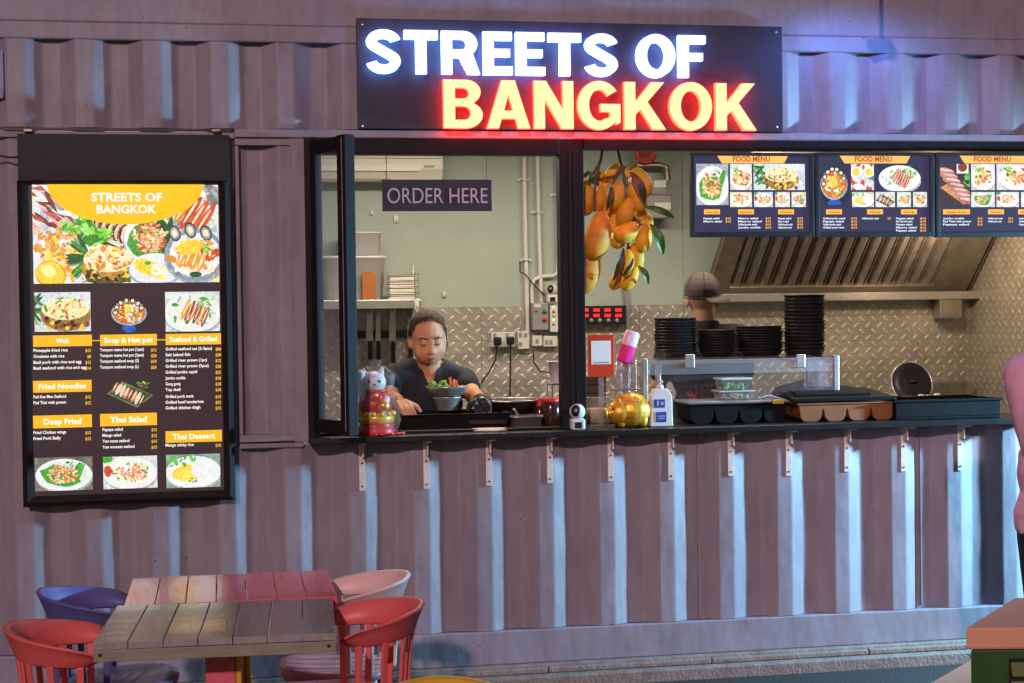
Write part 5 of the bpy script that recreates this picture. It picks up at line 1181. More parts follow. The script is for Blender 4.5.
link('shoe', fuse([(p[0], p[1], p[2]+.006, p[3], p[4]+.006) for p in ft3[:1]], .006, 3, lambda c, n: c.z < .004), 'black_plastic', t)
link('shoe', fuse([(p[0], p[1], p[2]+.006, p[3], p[4]+.006) for p in ft3[1:]], .006, 3, lambda c, n: c.z < .004), 'black_plastic', t)

# ------------------------------------------------------------------ things on the counter
CZ = 1.122
def on(px, y): return P(px, 430, y).x
# hob tray
x0, x1 = on(397, .3), on(503, .3)
t = thing('cooking_tray', 'large shallow black cooking tray in front of the woman cook', 'tray', ((x0+x1)/2, .3, CZ))
mb = MB(); zt = P(450, 411, .3).z
mb.prism([(x0+.02, CZ), (x1-.02, CZ), (x1, zt), (x1-.012, zt), (x1-.03, CZ+.01), (x0+.03, CZ+.01), (x0+.012, zt), (x0, zt)], 'y', .11, .44)
mb.prism([(x0+.02, CZ), (x1-.02, CZ), (x1, zt-.002), (x0, zt-.002)], 'y', .10, .11); mb.prism([(x0+.02, CZ), (x1-.02, CZ), (x1, zt-.002), (x0, zt-.002)], 'y', .44, .45)
mb.box(x0-.012, x1+.012, .092, .106, zt-.006, zt); mb.build('tray', 'black_tray', t, .003)
mb = MB(); mb.box(x0+.3, x1-.02, .085, .0985, CZ+.025, zt-.03); mb.build('handle', 'iron', t, .003)
def bowl(mb, c, r, h, rim=.004, foot=.4, n=28, mi=0):
    mb.lathe([(r*foot, 0), (r*.8, h*.28), (r*.97, h*.8), (r+rim, h), (r+rim, h+rim), (r-.003, h+rim*.5), (r*.93, h*.75), (r*.7, h*.25), (.0, h*.12)], c, n, mi)
zt2 = P(447, 410, .33).z
p = P(447, 410, .33)
t = thing('steel_bowl', 'small upturned steel bowl under the bowl of vegetables', 'bowl', (p.x, .33, zt2))
mb = MB(); bowl(mb, (p.x, .33, zt2), .062, .058, foot=.75); mb.build('bowl', 'steel', t)
p2 = P(447, 397, .33)
t = thing('steel_bowl', 'wide steel bowl filled with green and orange vegetables', 'bowl', (p.x, .33, zt2+.06))
mb = MB(); bowl(mb, (p.x, .33, zt2+.06), .092, .046, foot=.5); mb.build('bowl', 'steel', t)
vz = zt2+.108
for k in range(9):
    mb = MB(); c = Vector((p.x-.04+rnd.uniform(-.03, .035), .33+rnd.uniform(-.05, .04), vz+rnd.uniform(-.008, .018)))
    vs = []; R = Euler((rnd.uniform(-.8, .8), rnd.uniform(-.8, .8), rnd.uniform(0, 6))).to_matrix()
    mb.ell(c, (.026, .016, .009), R=R, n=10, fn=lambda v: v+Vector((0, 0, .006*math.sin(v.x*160))))
    solo(mb, 'lettuce_leaf', 'veg_green', 'green lettuce leaf piled in the wide steel bowl', 'leaf', 'lettuce leaves in the bowl')
for k in range(7):
    c = Vector((p.x+.04+rnd.uniform(-.025, .03), .33+rnd.uniform(-.04, .02), vz-.01)); d = Vector((rnd.uniform(-.25, .35), rnd.uniform(-.3, .3), 1)).normalized()*rnd.uniform(.03, .055)
    mb = MB(); mb.tube([c, c+d], [.007, .006], 7); solo(mb, 'carrot_stick', 'carrot', 'orange carrot stick standing in the wide steel bowl', 'carrot', 'carrot sticks in the bowl')
# frying pan
p = P(511, 413, .36); zp = CZ+.05
t = thing('frying_pan', 'steel frying pan with dark side on the counter right of the gloved hand', 'pan', (p.x, .42, zp))
mb = MB(); h = P(511, 401, .36).z-zp; mb.lathe([(.11, 0), (.135, .01), (.152, h), (.156, h+.003), (.146, h), (.128, .014), (0, .012)], (p.x, .42, zp), 32); mb.build('pan', 'iron', t)
mb = MB(); n = 32; mb.tube([(p.x+.153*math.cos(2*PI*k/n), .42+.153*math.sin(2*PI*k/n), zp+h+.002) for k in range(n+1)], .004, 6, caps=False); mb.build('rim', 'steel', t)
mb = MB(); mb.tube([(p.x+.15, .40, zp+h-.01), (p.x+.20, .37, zp+h+.004), (p.x+.24, .35, zp+h+.002)], .008, 8); mb.build('handle', 'steel', t)
mb = MB(); n = 24
for r in (.1, .13): mb.tube([(p.x+r*math.cos(2*PI*k/n), .42+r*math.sin(2*PI*k/n), zp-.006) for k in range(n+1)], .005, 6, caps=False)
for k in range(4): a_ = PI/4+PI/2*k; mb.tube([(p.x+.13*math.cos(a_), .42+.13*math.sin(a_), CZ), (p.x+.13*math.cos(a_), .42+.13*math.sin(a_), zp-.006)], .006, 6)
solo(mb, 'pan_stand', 'iron', 'black ring stand under the steel frying pan', 'stand')
# steel insert + spoon + cloth
mb = MB(); tub(mb, 510, 417, 545, 432, .12, .16, 0, .86); solo(mb, 'steel_container', 'steel', 'rectangular steel food container at the counter edge below the pan', 'container')
p = P(516, 416, .16); mb = MB(); mb.tube([P(516, 424, .2), P(517.5, 414, .17), P(514, 409, .14)], [.004, .005, .006], 7); solo(mb, 'ladle', 'white_plastic', 'small white ladle handle standing in the steel food container', 'ladle')
p = P(490, 431, .0); mb = MB(); mb.lathe([(0, 0), (.07, .002), (.075, .006), (.06, .012), (0, .014)], (p.x, .03, CZ), 24, sx=1.3, sy=.9); solo(mb, 'folded_cloth', 'offwhite', 'cream folded cloth lying on the counter by the steel container', 'cloth')
# sauces
t = thing('sauce_jar', 'dark brown sauce jar with a red lid by the window post', 'jar', (on(548, .25), .25, CZ))
c = Vector((on(551, .25), .25, CZ)); zj = P(548, 402, .25).z
mb = MB(); mb.lathe([(.04, 0), (.047, .01), (.047, (zj-CZ)*.8), (.037, zj-CZ)], c, 20); mb.build('glass', 'sauce_dark', t)
mb = MB(); mb.lathe([(.04, zj-CZ), (.042, zj-CZ+.004), (.042, zj-CZ+.018), (0, zj-CZ+.02)], c, 20); mb.build('lid', 'red', t)
c = Vector((on(540, .34), .34, CZ)); mb = MB(); mb.lathe([(.028, 0), (.03, .005), (.03, .07), (.02, .085)], c, 16); t = thing('sauce_bottle', 'small sauce bottle with a red cap behind the steel container', 'bottle', tuple(c)); mb.build('glass', 'sauce_dark', t)
mb = MB(); mb.lathe([(.021, .085), (.021, .12), (0, .122)], c, 14); mb.build('cap', 'red', t)
mb = MB(); mb.lathe([(.05, .0), (.055, .004), (.055, .016), (0, .018)], Vector((c.x-.02, .28, CZ+.0)), 20); solo(mb, 'jar_lid', 'red', 'loose red jar lid lying by the sauce bottle', 'lid')
x0, x1 = on(551, .3), on(568, .3); z2 = P(560, 384, .3).z
mb = MB()
for x in (x0, x1):
    for y in (.26, .36): mb.tube([(x, y, CZ), (x, y, z2)], .004, 6)
for z in (CZ+.06, z2): mb.tube([(x0, .26, z), (x1, .26, z), (x1, .36, z), (x0, .36, z), (x0, .26, z)], .004, 6)
solo(mb, 'wire_stand', 'brass', 'thin wire stand holding a white cup by the window post', 'stand')
c = Vector(((x0+x1)/2, .31, z2+.004)); mb = MB(); zc = P(558, 362, .3).z-z2; mb.lathe([(.034, 0), (.046, zc), (.048, zc), (.044, zc-.004), (.033, .006), (0, .006)], c, 22); solo(mb, 'paper_cup', 'white_plastic', 'white cup on top of the wire stand', 'cup')
# lucky cat figurine
cx_ = P(377, 432, .0).x; yy = .03; zz = CZ; hh_ = P(371, 366, .03).z-CZ
t = thing('cat_figurine', 'white lucky cat figurine with red bib on a red and gold base under clear wrap', 'figurine', (cx_, yy, zz))
mb = MB(); mb.lathe([(.082, 0), (.085, .012), (.078, .03), (.07, .045), (.072, .05)], (cx_, yy, zz), 24); mb.build('base', 'red', t)
mb = MB(); mb.lathe([(.073, .05), (.080, .058), (.078, .084), (.068, .094), (.05, .096)], (cx_, yy, zz), 24)
for k in range(14): mb.ell((cx_+.076*math.cos(k*.449), yy+.076*math.sin(k*.449), zz+.09), .012, n=8)
mb.build('base_rim', 'gold_yellow', t)
mb = MB(); mb.lathe([(.0, .085), (.070, .09), (.072, .13), (.060, .175), (.04, .19), (0, .192)], (cx_-.004, yy, zz), 24, sy=.9); mb.build('robe', 'red', t)
cat = [('e', (cx_-.005, yy, zz+.135), (.062, .055, .068)), ('e', (cx_-.01, yy-.008, zz+.225), (.056, .05, .05)), ('c', (cx_-.05, yy-.01, zz+.262), .017, (cx_-.056, yy-.01, zz+.29), .004), ('c', (cx_+.022, yy-.01, zz+.268), .017, (cx_+.03, yy-.01, zz+.294), .004),
       ('c', (cx_-.055, yy-.02, zz+.16), .02, (cx_-.068, yy-.03, zz+.25), .018), ('e', (cx_-.068, yy-.035, zz+.262), (.02, .018, .02)), ('c', (cx_+.04, yy-.03, zz+.15), .02, (cx_+.02, yy-.06, zz+.12), .017), ('e', (cx_-.03, yy-.045, zz+.085), (.024, .026, .018)), ('e', (cx_+.03, yy-.045, zz+.085), (.024, .026, .018))]
link('cat_body', fuse(cat, .004, 3), 'white_plastic', t)
mb = MB(); n = 20; mb.tube([(cx_-.008+.05*math.cos(2*PI*k/n), yy-.003+.046*math.sin(2*PI*k/n), zz+.188) for k in range(n+1)], .008, 7, caps=False); mb.ell((cx_-.006, yy-.052, zz+.160), (.03, .012, .026)); mb.build('bib', 'red', t)
mb = MB(); mb.ell((cx_-.006, yy-.064, zz+.172), .011, n=10); mb.lathe([(0, 0), (.022, .0), (.022, .006), (0, .007)], (cx_+.028, yy-.07, zz+.125), 16, R=Matrix.Rotation(PI/2, 3, 'X')); mb.build('bell', 'gold', t)
mb = MB()
for s_ in (-1, 1): mb.ell((cx_-.01+s_*.022, yy-.054, zz+.232), (.006, .003, .007), n=8)
mb.ell((cx_-.01, yy-.058, zz+.218), (.006, .004, .004), n=8); mb.build('face', 'brow', t)
mb = MB(); n = 26; vs = []; fs = []; prof = [(.088, .004), (.1, .06), (.09, .13), (.082, .2), (.075, .26), (.04, .295), (.02, .3), (.028, .325)]
for r, z in prof:
    for k in range(n): q = 1+.10*math.sin(k*5.0+z*30)+rnd.uniform(-.05, .05); vs.append((cx_+r*q*math.cos(2*PI*k/n), yy+r*q*.85*math.sin(2*PI*k/n), zz+z))
for i in range(len(prof)-1):
    for k in range(n): fs.append((i*n+k, i*n+(k+1) % n, (i+1)*n+(k+1) % n, (i+1)*n+k))
mb.add(vs, fs, 0, False); mb.build('clear_wrap', 'wrap', t)
p = P(398, 432, -.03); mb = MB()
for k in range(14): mb.ell((cx_+rnd.uniform(-.03, .11), yy-.10+rnd.uniform(-.015, .01), CZ+.006), (.016, .01, .006), R=Matrix.Rotation(rnd.uniform(0, 3), 3, 'Z'), n=8)
solo(mb, 'sweet_packet', ['red'], 'strip of small red wrapped sweets at the foot of the cat figurine', 'sweets')
# red card in a stand
y = .12; a = prect(588, 335, 614.5, 376.5, y)
t = thing('payment_card_stand', 'red and orange card with a white paper square in an acrylic stand', 'card stand', ((a[0]+a[2])/2, y, CZ))
mb = MB(); mb.box(a[0], a[2], y, y+.006, a[1], a[3]); mb.build('card', mat('red_card', (.62, .045, .012), .35, var=.25, nscale=4), t, .002)
mb = MB(); b = prect(591, 341, 611, 364, y-.001); mb.box(b[0], b[2], y-.002, y-.0005, b[1], b[3]); mb.build('paper', 'paper', t)
mb = MB(); b = prect(593.5, 362, 609, 363, y-.001); mb.box(b[0], b[2], y-.003, y-.0022, b[1], b[3]); mb.build('print_line', 'grey_plastic', t)
mb = MB(); xm = (a[0]+a[2])/2; mb.box(xm-.012, xm+.012, y+.007, y+.012, CZ+.005, a[3]-.03); mb.box(xm-.06, xm+.06, y-.03, y+.06, CZ, CZ+.005); mb.build('stand', 'clear_plastic', t, .001)
# clear jar behind it
c = Vector((on(598, .3), .3, CZ)); mb = MB(); mb.lathe([(.07, 0), (.074, .006), (.074, .1), (.066, .11), (.066, .12), (.07, .12)], c, 22); mb.lathe([(.0, .004), (.066, .006), (.066, .07), (0, .074)], c, 20, 1); solo(mb, 'storage_jar', ['clear_plastic', 'food_beige'], 'squat clear jar behind the red card', 'jar')
# brown crate behind
a = prect(583, 378, 607, 410, .5); mb = MB()
for k in range(4): mb.box(a[0], a[2], .5, .62, a[1]+k*.042, a[1]+k*.042+.036)
mb.box(a[0], a[2], .51, .61, CZ, a[1]); solo(mb, 'slatted_crate', 'brown_tray', 'brown slatted crate standing behind the red card', 'crate', bevel=.003)
# tall tube dispenser + pink bottle
x = on(627, .22); zt = P(627, 362, .22).z
t = thing('straw_dispenser', 'tall clear tube dispenser below the tilted pink bottle', 'dispenser', (x, .22, CZ))
for dx in (-.03, .005, .04):
    mb = MB(); mb.lathe([(.02, 0), (.02, zt-CZ-.0), (.018, zt-CZ), (.018, .004), (0, .004)], (x+dx, .22+abs(dx)*.5, CZ+.006), 14); mb.build('tube', 'clear_plastic', t)
mb = MB(); mb.box(x-.06, x+.07, .19, .28, CZ, CZ+.006)
for z in (CZ+.09, CZ+.16): mb.tube([(x-.06, .195, z), (x+.066, .195, z), (x+.066, .27, z), (x-.06, .27, z), (x-.06, .195, z)], .003, 6)
mb.tube([(x+.066, .195, CZ), (x+.066, .195, CZ+.2)], .003, 6); mb.tube([(x-.06, .195, CZ), (x-.06, .195, CZ+.2)], .003, 6); mb.build('holder', 'steel', t)
q0, q1 = P(623.5, 363, .22), P(633, 331.5, .22); ax = (q1-q0); Rb = Vector((0, 0, 1)).rotation_difference(ax.normalized()).to_matrix(); Lb = ax.length
t = thing('sauce_bottle', 'tilted bright pink squeeze bottle resting on the tube dispenser', 'bottle', tuple(q0))
mb = MB(); mb.lathe([(.0, 0), (.03, .002), (.036, .01), (.037, Lb*.55)], q0, 20, R=Rb, sx=1, sy=.7); mb.build('filled_half', 'pig_pink', t)
mb = MB(); mb.lathe([(.037, Lb*.55), (.037, Lb*.92), (.03, Lb), (0, Lb*1.005)], q0, 20, R=Rb, sx=1, sy=.7); mb.build('empty_half', 'pale_pink', t)
# gold pig
pc = P(629, 411, .04); s_ = 1.0
t = thing('piggy_bank', 'shiny gold piggy bank with studded back on the counter', 'piggy bank', (pc.x, .04, CZ))
prims = [('e', pc+Vector((.008, 0, .002)), (.094, .078, .080)), ('e', pc+Vector((-.05, -.018, -.002)), (.058, .058, .058)), ('c', pc+Vector((-.07, -.028, -.004)), .034, pc+Vector((-.098, -.038, -.004)), .023)]
for dx in (-.045, .055):
    for dy in (-.035, .04): prims.append(('c', pc+Vector((dx, dy, -.04)), .022, Vector((pc.x+dx, .04+dy, CZ+.02)), .02))
prims += [('c', pc+Vector((-.05, -.045, .03)), .014, pc+Vector((-.06, -.05, .062)), .005), ('c', pc+Vector((-.04, .03, .035)), .014, pc+Vector((-.045, .035, .066)), .005), ('c', pc+Vector((.09, .01, .015)), .008, pc+Vector((.104, .01, .03)), .005)]
link('pig_body', fuse(prims, .0035, 8), 'gold', t)
mb = MB()
for k in range(90):
    a_ = rnd.uniform(0, 2*PI); e = rnd.uniform(.5, 1.5); d = Vector((math.cos(a_)*math.cos(e)*.095, math.sin(a_)*math.cos(e)*.079, math.sin(e)*.081)); mb.ell(pc+Vector((.008, 0, 0))+d, .0045, n=6)
mb.build('stud', 'gold', t)
mb = MB(); mb.lathe([(0, 0), (.024, 0), (.024, .008), (0, .01)], pc+Vector((-.116, -.046, -.004)), 16, R=Matrix.Rotation(-PI/2, 3, 'Y')); mb.build('snout', 'gold', t)
mb = MB()
for dy in (-.062, .0): mb.ell(pc+Vector((-.088, dy, .014)), .006, n=8)
mb.ell(pc+Vector((-.126, -.052, -.002)), (.003, .004, .005), n=8); mb.build('eye', 'black_plastic', t)
# white pump bottle with blue labels
y = .02; a = prect(649.5, 389, 671.5, 427, y)
t = thing('pump_bottle', 'flat white pump bottle with two blue labels on the counter', 'bottle', ((a[0]+a[2])/2, y, CZ))
mb = MB(); mb.prism([(a[0]-.003, CZ), (a[2]+.003, CZ), (a[2], a[3]-.03), (a[2]-.02, a[3]), (a[0]+.02, a[3]), (a[0], a[3]-.03)], 'y', y-.02, y+.03); mb.build('bottle', 'white_plastic', t, .006, seg=3)
xm = (a[0]+a[2])/2; mb = MB(); mb.lathe([(.014, 0), (.016, .002), (.016, .016), (.006, .018), (.006, .03)], (xm, y+.005, a[3]), 14); mb.tube([(xm, y+.005, a[3]+.028), (xm, y-.004, a[3]+.036), (xm, y-.03, a[3]+.032)], .006, 8); mb.build('pump', 'white_plastic', t)
for q in ((654, 399.5, 665, 407.5), (656, 412, 666.5, 422)):
    b = prect(*q, y-.022); mb = MB(); mb.box(b[0], b[2], y-.0225, y-.0205, b[1], b[3]); L_ = mb.build('label_panel', 'blue_label', t)
    mb = MB(); xm = (b[0]+b[2])/2
    if q[1] < 405: mb.box(xm-.012, xm-.004, y-.0235, y-.0227, b[1]+.008, b[3]-.006); mb.box(xm+.006, xm+.018, y-.0235, y-.0227, b[1]+.012, b[3]-.012)
    else: mb.box(b[0]+.006, b[2]-.006, y-.0235, y-.0227, (b[1]+b[3])/2+.002, (b[1]+b[3])/2+.006); mb.box(b[0]+.01, b[2]-.01, y-.0235, y-.0227, (b[1]+b[3])/2-.008, (b[1]+b[3])/2-.004)
    mb.build('mark', 'letter_grey', L_)

# display case
y0c, y1c = .16, .5
x0, x1 = P(645, 395, y0c).x, P(836, 395, y0c).x; zt = P(740, 359, y0c).z
t = thing('display_case', 'long low glass display case with steel posts on the counter', 'display case', ((x0+x1)/2, .33, CZ))
for x in (x0, x1):
    for y in (y0c, y1c): mb = MB(); mb.box(x-.012, x+.012, y-.012, y+.012, CZ, zt+(.01 if y == y0c else .0)); mb.build('post', 'steel', t, .003)
    mb = MB(); mb.box(x-.01, x+.01, y0c+.013, y1c-.013, zt-.026, zt-.008); mb.build('rail', 'steel', t, .002)
mb = MB(); mb.box(x0+.055, x0+.073, y0c-.01, y0c+.01, CZ, zt-.068); mb.build('post', 'steel', t, .003)
mb = MB(); mb.box(x0+.012, x1-.012, y0c-.004, y0c+.004, zt-.066, zt-.008); mb.box(x0+.012, x1-.012, y0c+.012, y1c-.012, zt-.006, zt); mb.build('top_pane', 'clear_plastic', t)
mb = MB(); mb.box(x0+.075, x1-.012, y0c-.003, y0c+.003, CZ+.1, zt-.07); mb.build('pane', 'case_glass', t)
for px in (690, 801):
    p = P(px, 357, y0c-.01); mb = MB(); mb.box(p.x-.022, p.x+.022, y0c-.012, y0c-.005, p.z-.05, p.z+.012); mb.build('clip', 'steel', t, .003)
# shelf behind with stacks of bowls
mb = MB(); xa, xb = P(650, 358, .62).x, P(834, 358, .62).x; zs = P(740, 358, .62).z
mb.box(xa, xb, .53, .83, zs-.02, zs)
for x in (xa+.02, xb-.02):
    for y in (.55, .81): mb.box(x-.012, x+.012, y-.012, y+.012, .2, zs-.02)
solo(mb, 'rack_shelf', 'steel', 'steel shelf behind the display case carrying stacks of black bowls', 'shelf', bevel=.002)
def bowl_stack(px0, px1, ptop, n, label, group, square=False, y=.68, taper=.86):
    xm = P((px0+px1)/2, 350, y).x; r = (P(px1, 350, y).x-P(px0, 350, y).x)/2; H2 = P((px0+px1)/2, ptop, y).z-zs; dz = (H2-.03)/max(1, n-1)
    mb = MB(); h = .032
    mb.lathe([(r*taper, 0), (r*.97, h*.9), (r, h), (r, h+.003), (r*.96, h), (r*taper*.95, .004), (0, .004)], (0, 0, 0), 26)
    o = None
    for k in range(n):
        if o is None: c = mb.build('takeaway_bowl', 'black_plastic'); o = c
        else: c = o.copy(); COL.objects.link(c)
        c.location = (xm+rnd.uniform(-.003, .003), y+rnd.uniform(-.003, .003), zs+.001+k*dz); c.rotation_euler.z = rnd.uniform(0, 3)
        tag(c, label, 'bowl', group)
bowl_stack(655, 696, 319, 12, 'black takeaway bowl in the stack at the left end of the shelf', 'bowls in the left end stack')
bowl_stack(698, 734, 331, 9, 'black takeaway bowl in the low stack under the man cap', 'bowls in the low stack', taper=.7)
bowl_stack(737, 782, 327, 10, 'black takeaway bowl in the wide tapering stack mid shelf', 'bowls in the wide stack', taper=.72)
bowl_stack(785, 824, 296, 16, 'black takeaway bowl in the tallest stack under the hood', 'bowls in the tallest stack')
# tray in the case with lidded tubs
def gn(px0, px1, pt, pb, y, label, m, scallops=4, dep=.22):
    x0, x1 = P(px0, pb, y).x, P(px1, pb, y).x; z1 = P((px0+px1)/2, pt, y).z; z0 = CZ+.001
    t = thing('food_tray', label, 'tray', ((x0+x1)/2, y+dep/2, z0))
    w = (x1-x0)/scallops; mb = MB()
    # front wall scalloped below: four round bottomed wells side by side
    pts = [(x0, z1)]
    for k in range(scallops):
        a_, b_ = x0+k*w, x0+(k+1)*w; rr = min(w*.30, (z1-z0)*.42)
        if k: pts.append((a_+w*.02, z0+(z1-z0)*.72))
        for i in range(7): q = PI+PI/2*i/6; pts.append((a_+w*.06+rr+rr*math.cos(q), z0+rr+rr*math.sin(q)))
        for i in range(7): q = 1.5*PI+PI/2*i/6; pts.append((b_-w*.06-rr+rr*math.cos(q), z0+rr+rr*math.sin(q)))
        if k < scallops-1: pts.append((b_-w*.02, z0+(z1-z0)*.72))
    pts.append((x1, z1))
    mb.prism(pts, 'y', y, y+dep); mb.build('well', m, t, .004)
    mb = MB(); mb.box(x0-.012, x1+.012, y-.01, y+dep+.01, z1, z1+.008); mb.build('rim', m, t, .003)
    return t, x0, x1, z1+.008
t, xa, xb, zr = gn(690, 787, 405, 430, .05, 'black food tray with four rounded wells under the plastic tubs', 'black_tray')
mb = MB(); a = prect(688, 399, 784, 404, .06); mb.box(a[0], a[2], .04, .27, zr, zr+.012); solo(mb, 'steel_tray', 'steel', 'flat steel tray lying on the black four-well food tray', 'tray', bevel=.003)
zq = zr+.013
for (px0, py0, px1, py1, lab) in ((720, 391, 754, 399.5, 'lower clear tub of noodles on the steel tray'), (722, 379, 751, 390.5, 'upper clear tub of greens stacked on the other tub')):
    y = .10; a = prect(px0, py0, px1, py1, y); h = a[3]-a[1]; z = zq
    t2 = thing('food_tub', lab, 'tub', ((a[0]+a[2])/2, y+.05, z)); w = (a[2]-a[0])
    mb = MB(); mb.prism([(a[0]+w*.06, z), (a[2]-w*.06, z), (a[2], z+h*.8), (a[0], z+h*.8)], 'y', y, y+.11); mb.build('box', 'clear_plastic', t2, .004)
    mb = MB(); mb.box(a[0]-.006, a[2]+.006, y-.006, y+.116, z+h*.82, z+h); mb.build('lid', 'cloudy_plastic', t2, .003)
    mb = MB()
    for k in range(60): mb.ell((rnd.uniform(a[0]+.02, a[2]-.02), rnd.uniform(y+.008, y+.1), z+rnd.uniform(.006, h*.5)), (.012, .006, .006), n=6, R=Euler((0, rnd.uniform(-1, 1), rnd.uniform(0, 3))).to_matrix(), mi=0)
    mb.build('filling', 'food_beige' if py0 > 385 else 'veg_green', t2); zq += h+.002
p = P(775, 397, .1); mb = MB(); mb.tube([P(758, 398.5, .1), P(770, 396, .1), P(790, 402, .08), P(800, 404.5, .07)], [.006, .008, .006, .005], 8); solo(mb, 'serving_tongs', 'steel', 'steel serving tongs across the end of the steel tray', 'tongs')
mb = MB(); a = prect(772, 399.5, 783, 403.5, .04); mb.box(a[0], a[2], .028, .038, a[1], a[3]); solo(mb, 'yellow_tag', 'wood_yellow', 'small yellow tag at the edge of the steel tray', 'tag', bevel=.001)
t, xa, xb, zr = gn(799, 895, 404, 426, .02, 'brown food tray with four rounded wells under the black cover', 'brown_tray')
mb = MB(); a0, a1, a2, a3 = P(786, 402, .0), P(893, 401, .0), P(880, 386, .3), P(800, 385, .3)
R = Matrix.Rotation(-.03, 3, 'Y'); zz = zr+.006
mb.prism([(xa-.04, .0), (xb-.0, .0), (xb-.03, .3), (xa+.0, .3)], 'z', zz, zz+.018); mb.prism([(xa-.0, .05), (xb-.1, .05), (xb-.12, .28), (xa+.04, .28)], 'z', zz+.018, zz+.03)
for v in range(len(mb.v)): q = mb.v[v]; mb.v[v] = (q[0], q[1], q[2]+(q[1])*.10)
solo(mb, 'tray_cover', 'black_tray', 'slanting flat black cover lying on the brown food tray', 'cover', bevel=.004)
mb = MB(); mb.prism([(P(770, 400, .3).x, .28), (P(800, 400, .3).x, .26), (P(806, 400, .4).x, .42), (P(776, 400, .4).x, .42)], 'z', CZ+.11, CZ+.125)
for v in range(len(mb.v)): q = mb.v[v]; mb.v[v] = (q[0], q[1], q[2]+(q[0]-P(770, 400, .3).x)*.25)
mb.box(P(780, 400, .3).x, P(797, 400, .3).x, .3, .4, CZ, CZ+.108); solo(mb, 'black_box', 'black_tray', 'small black box leaning behind the tongs in the case', 'box', bevel=.003)
# black trays at right
for (px0, px1, pt, y, dep, lab) in ((896, 1001, 399, -.02, .32, 'long black tray at the right end of the counter'),):
    x0, x1 = P(px0, 424, y).x, P(px1, 424, y).x; z1 = P((px0+px1)/2, pt, y).z; mb = MB()
    mb.box(x0, x1, y, y+dep, CZ+.001, CZ+.012); mb.box(x0, x1, y, y+.012, CZ+.012, z1); mb.box(x0, x1, y+dep-.012, y+dep, CZ+.012, z1); mb.box(x0, x0+.012, y+.012, y+dep-.012, CZ+.012, z1); mb.box(x1-.012, x1, y+.012, y+dep-.012, CZ+.012, z1)
    mb.box(x0-.01, x1+.01, y-.008, y-.0002, z1-.012, z1); mb.box(x0-.01, x1+.01, y+dep+.0002, y+dep+.008, z1-.012, z1)
    solo(mb, 'black_tray', 'black_tray', lab, 'tray', bevel=.003)
# standing pan lid
c = P(912, 383, .45); t = thing('pan', 'round dark pan standing on edge against the counter back', 'pan', (c.x, .45, c.z-.11))
Rp = Matrix.Rotation(math.radians(74), 3, 'X')@Matrix.Rotation(.0, 3, 'Y')
mb = MB(); mb.lathe([(0, .012), (.07, .012), (.1, .006), (.105, -.002)], c, 30, R=Rp); mb.build('dish', 'iron', t)
mb = MB(); n = 30; mb.tube([c+Rp@Vector((.106*math.cos(2*PI*k/n), .106*math.sin(2*PI*k/n), -.002)) for k in range(n+1)], .005, 7, caps=False); mb.build('rim', 'steel', t)
mb = MB(); mb.tube([c+Rp@Vector((-.02, 0, .012)), c+Rp@Vector((-.016, 0, .035)), c+Rp@Vector((.016, 0, .035)), c+Rp@Vector((.02, 0, .012))], .005, 6); mb.build('handle', 'iron', t)
zz = P(912, 396.5, .4).z
mb = MB(); mb.box(P(890, 400, .33).x, P(945, 400, .33).x, .33, .49, CZ+.001, zz-.005); solo(mb, 'steel_container', 'steel', 'flat steel container under the standing pan', 'container', bevel=.004)
mb = MB(); mb.lathe([(0, .0), (.08, .0), (.12, .012), (.121, .014), (.08, .005), (0, .004)], (P(908, 400, .40).x-.02, .39, zz-.004), 28); solo(mb, 'steel_plate', 'steel', 'shallow steel plate below the standing pan', 'plate')
for px, py in ((921, 397.5), (928, 398), (937, 396.5)):
    p = P(px, py, .31); mb = MB(); mb.ell((p.x, .31, zr+.02+.012), (.024, .02, .016), n=12, fn=lambda v: v*(1+.1*math.sin(6*math.atan2(v.y, v.x)))); mb.box(p.x-.02, p.x+.02, .305, .315, CZ+.01, CZ+.02) if False else None
    o = solo(mb, 'garlic_bulb', 'garlic', 'white garlic bulb lying in the long black tray', 'garlic', 'garlic bulbs in the tray'); o.location.z = P(px, py, .31).z-.016
# orange blurred utensil inside case
mb = MB(); mb.tube([P(664, 363, .7), P(680, 362, .7)], [.012, .009], 8) if False else mb.box(P(664, 365, .5).x, P(684, 365, .5).x, .505, .525, zs-.04, zs-.022)
# ceiling tubes (lit)
for i, (x, y) in enumerate(((1.1, 1.15), (2.7, 1.0))):
    t = thing('ceiling_tube_lamp', ('lit tube lamp on the ceiling above the woman cook', 'lit tube lamp on the ceiling above the display case')[i], 'lamp', (x, y, 2.69), 'tube lamps on the kiosk ceiling')
    mb = MB(); mb.box(x-.6, x+.6, y-.04, y+.04, 2.72, 2.748); mb.build('housing', 'white_plastic', t, .004)
    mb = MB(); mb.tube([(x-.58, y, 2.70), (x+.58, y, 2.70)], .016, 12); mb.build('tube', 'tube', t)
# flood lamp over the fascia
p = P(897, -8, -.5)
t = thing('flood_lamp', 'small blue white flood lamp on an arm at the top edge above the hatch', 'lamp', tuple(p))
mb = MB(); mb.box(p.x-.06, p.x+.06, -.56, -.44, p.z+.03, p.z+.075); mb.build('housing', 'black_metal', t, .006)
mb = MB(); mb.box(p.x-.05, p.x+.05, -.55, -.45, p.z+.024, p.z+.029); mb.build('lens', 'flood', t)
mb = MB(); mb.tube([(p.x, p.y, p.z+.075), (p.x, p.y, p.z+.45), (p.x, p.y+.05, p.z+.5), (p.x, .0, p.z+.5)], .01, 8); mb.build('arm', 'black_metal', t)
FL = p.copy()

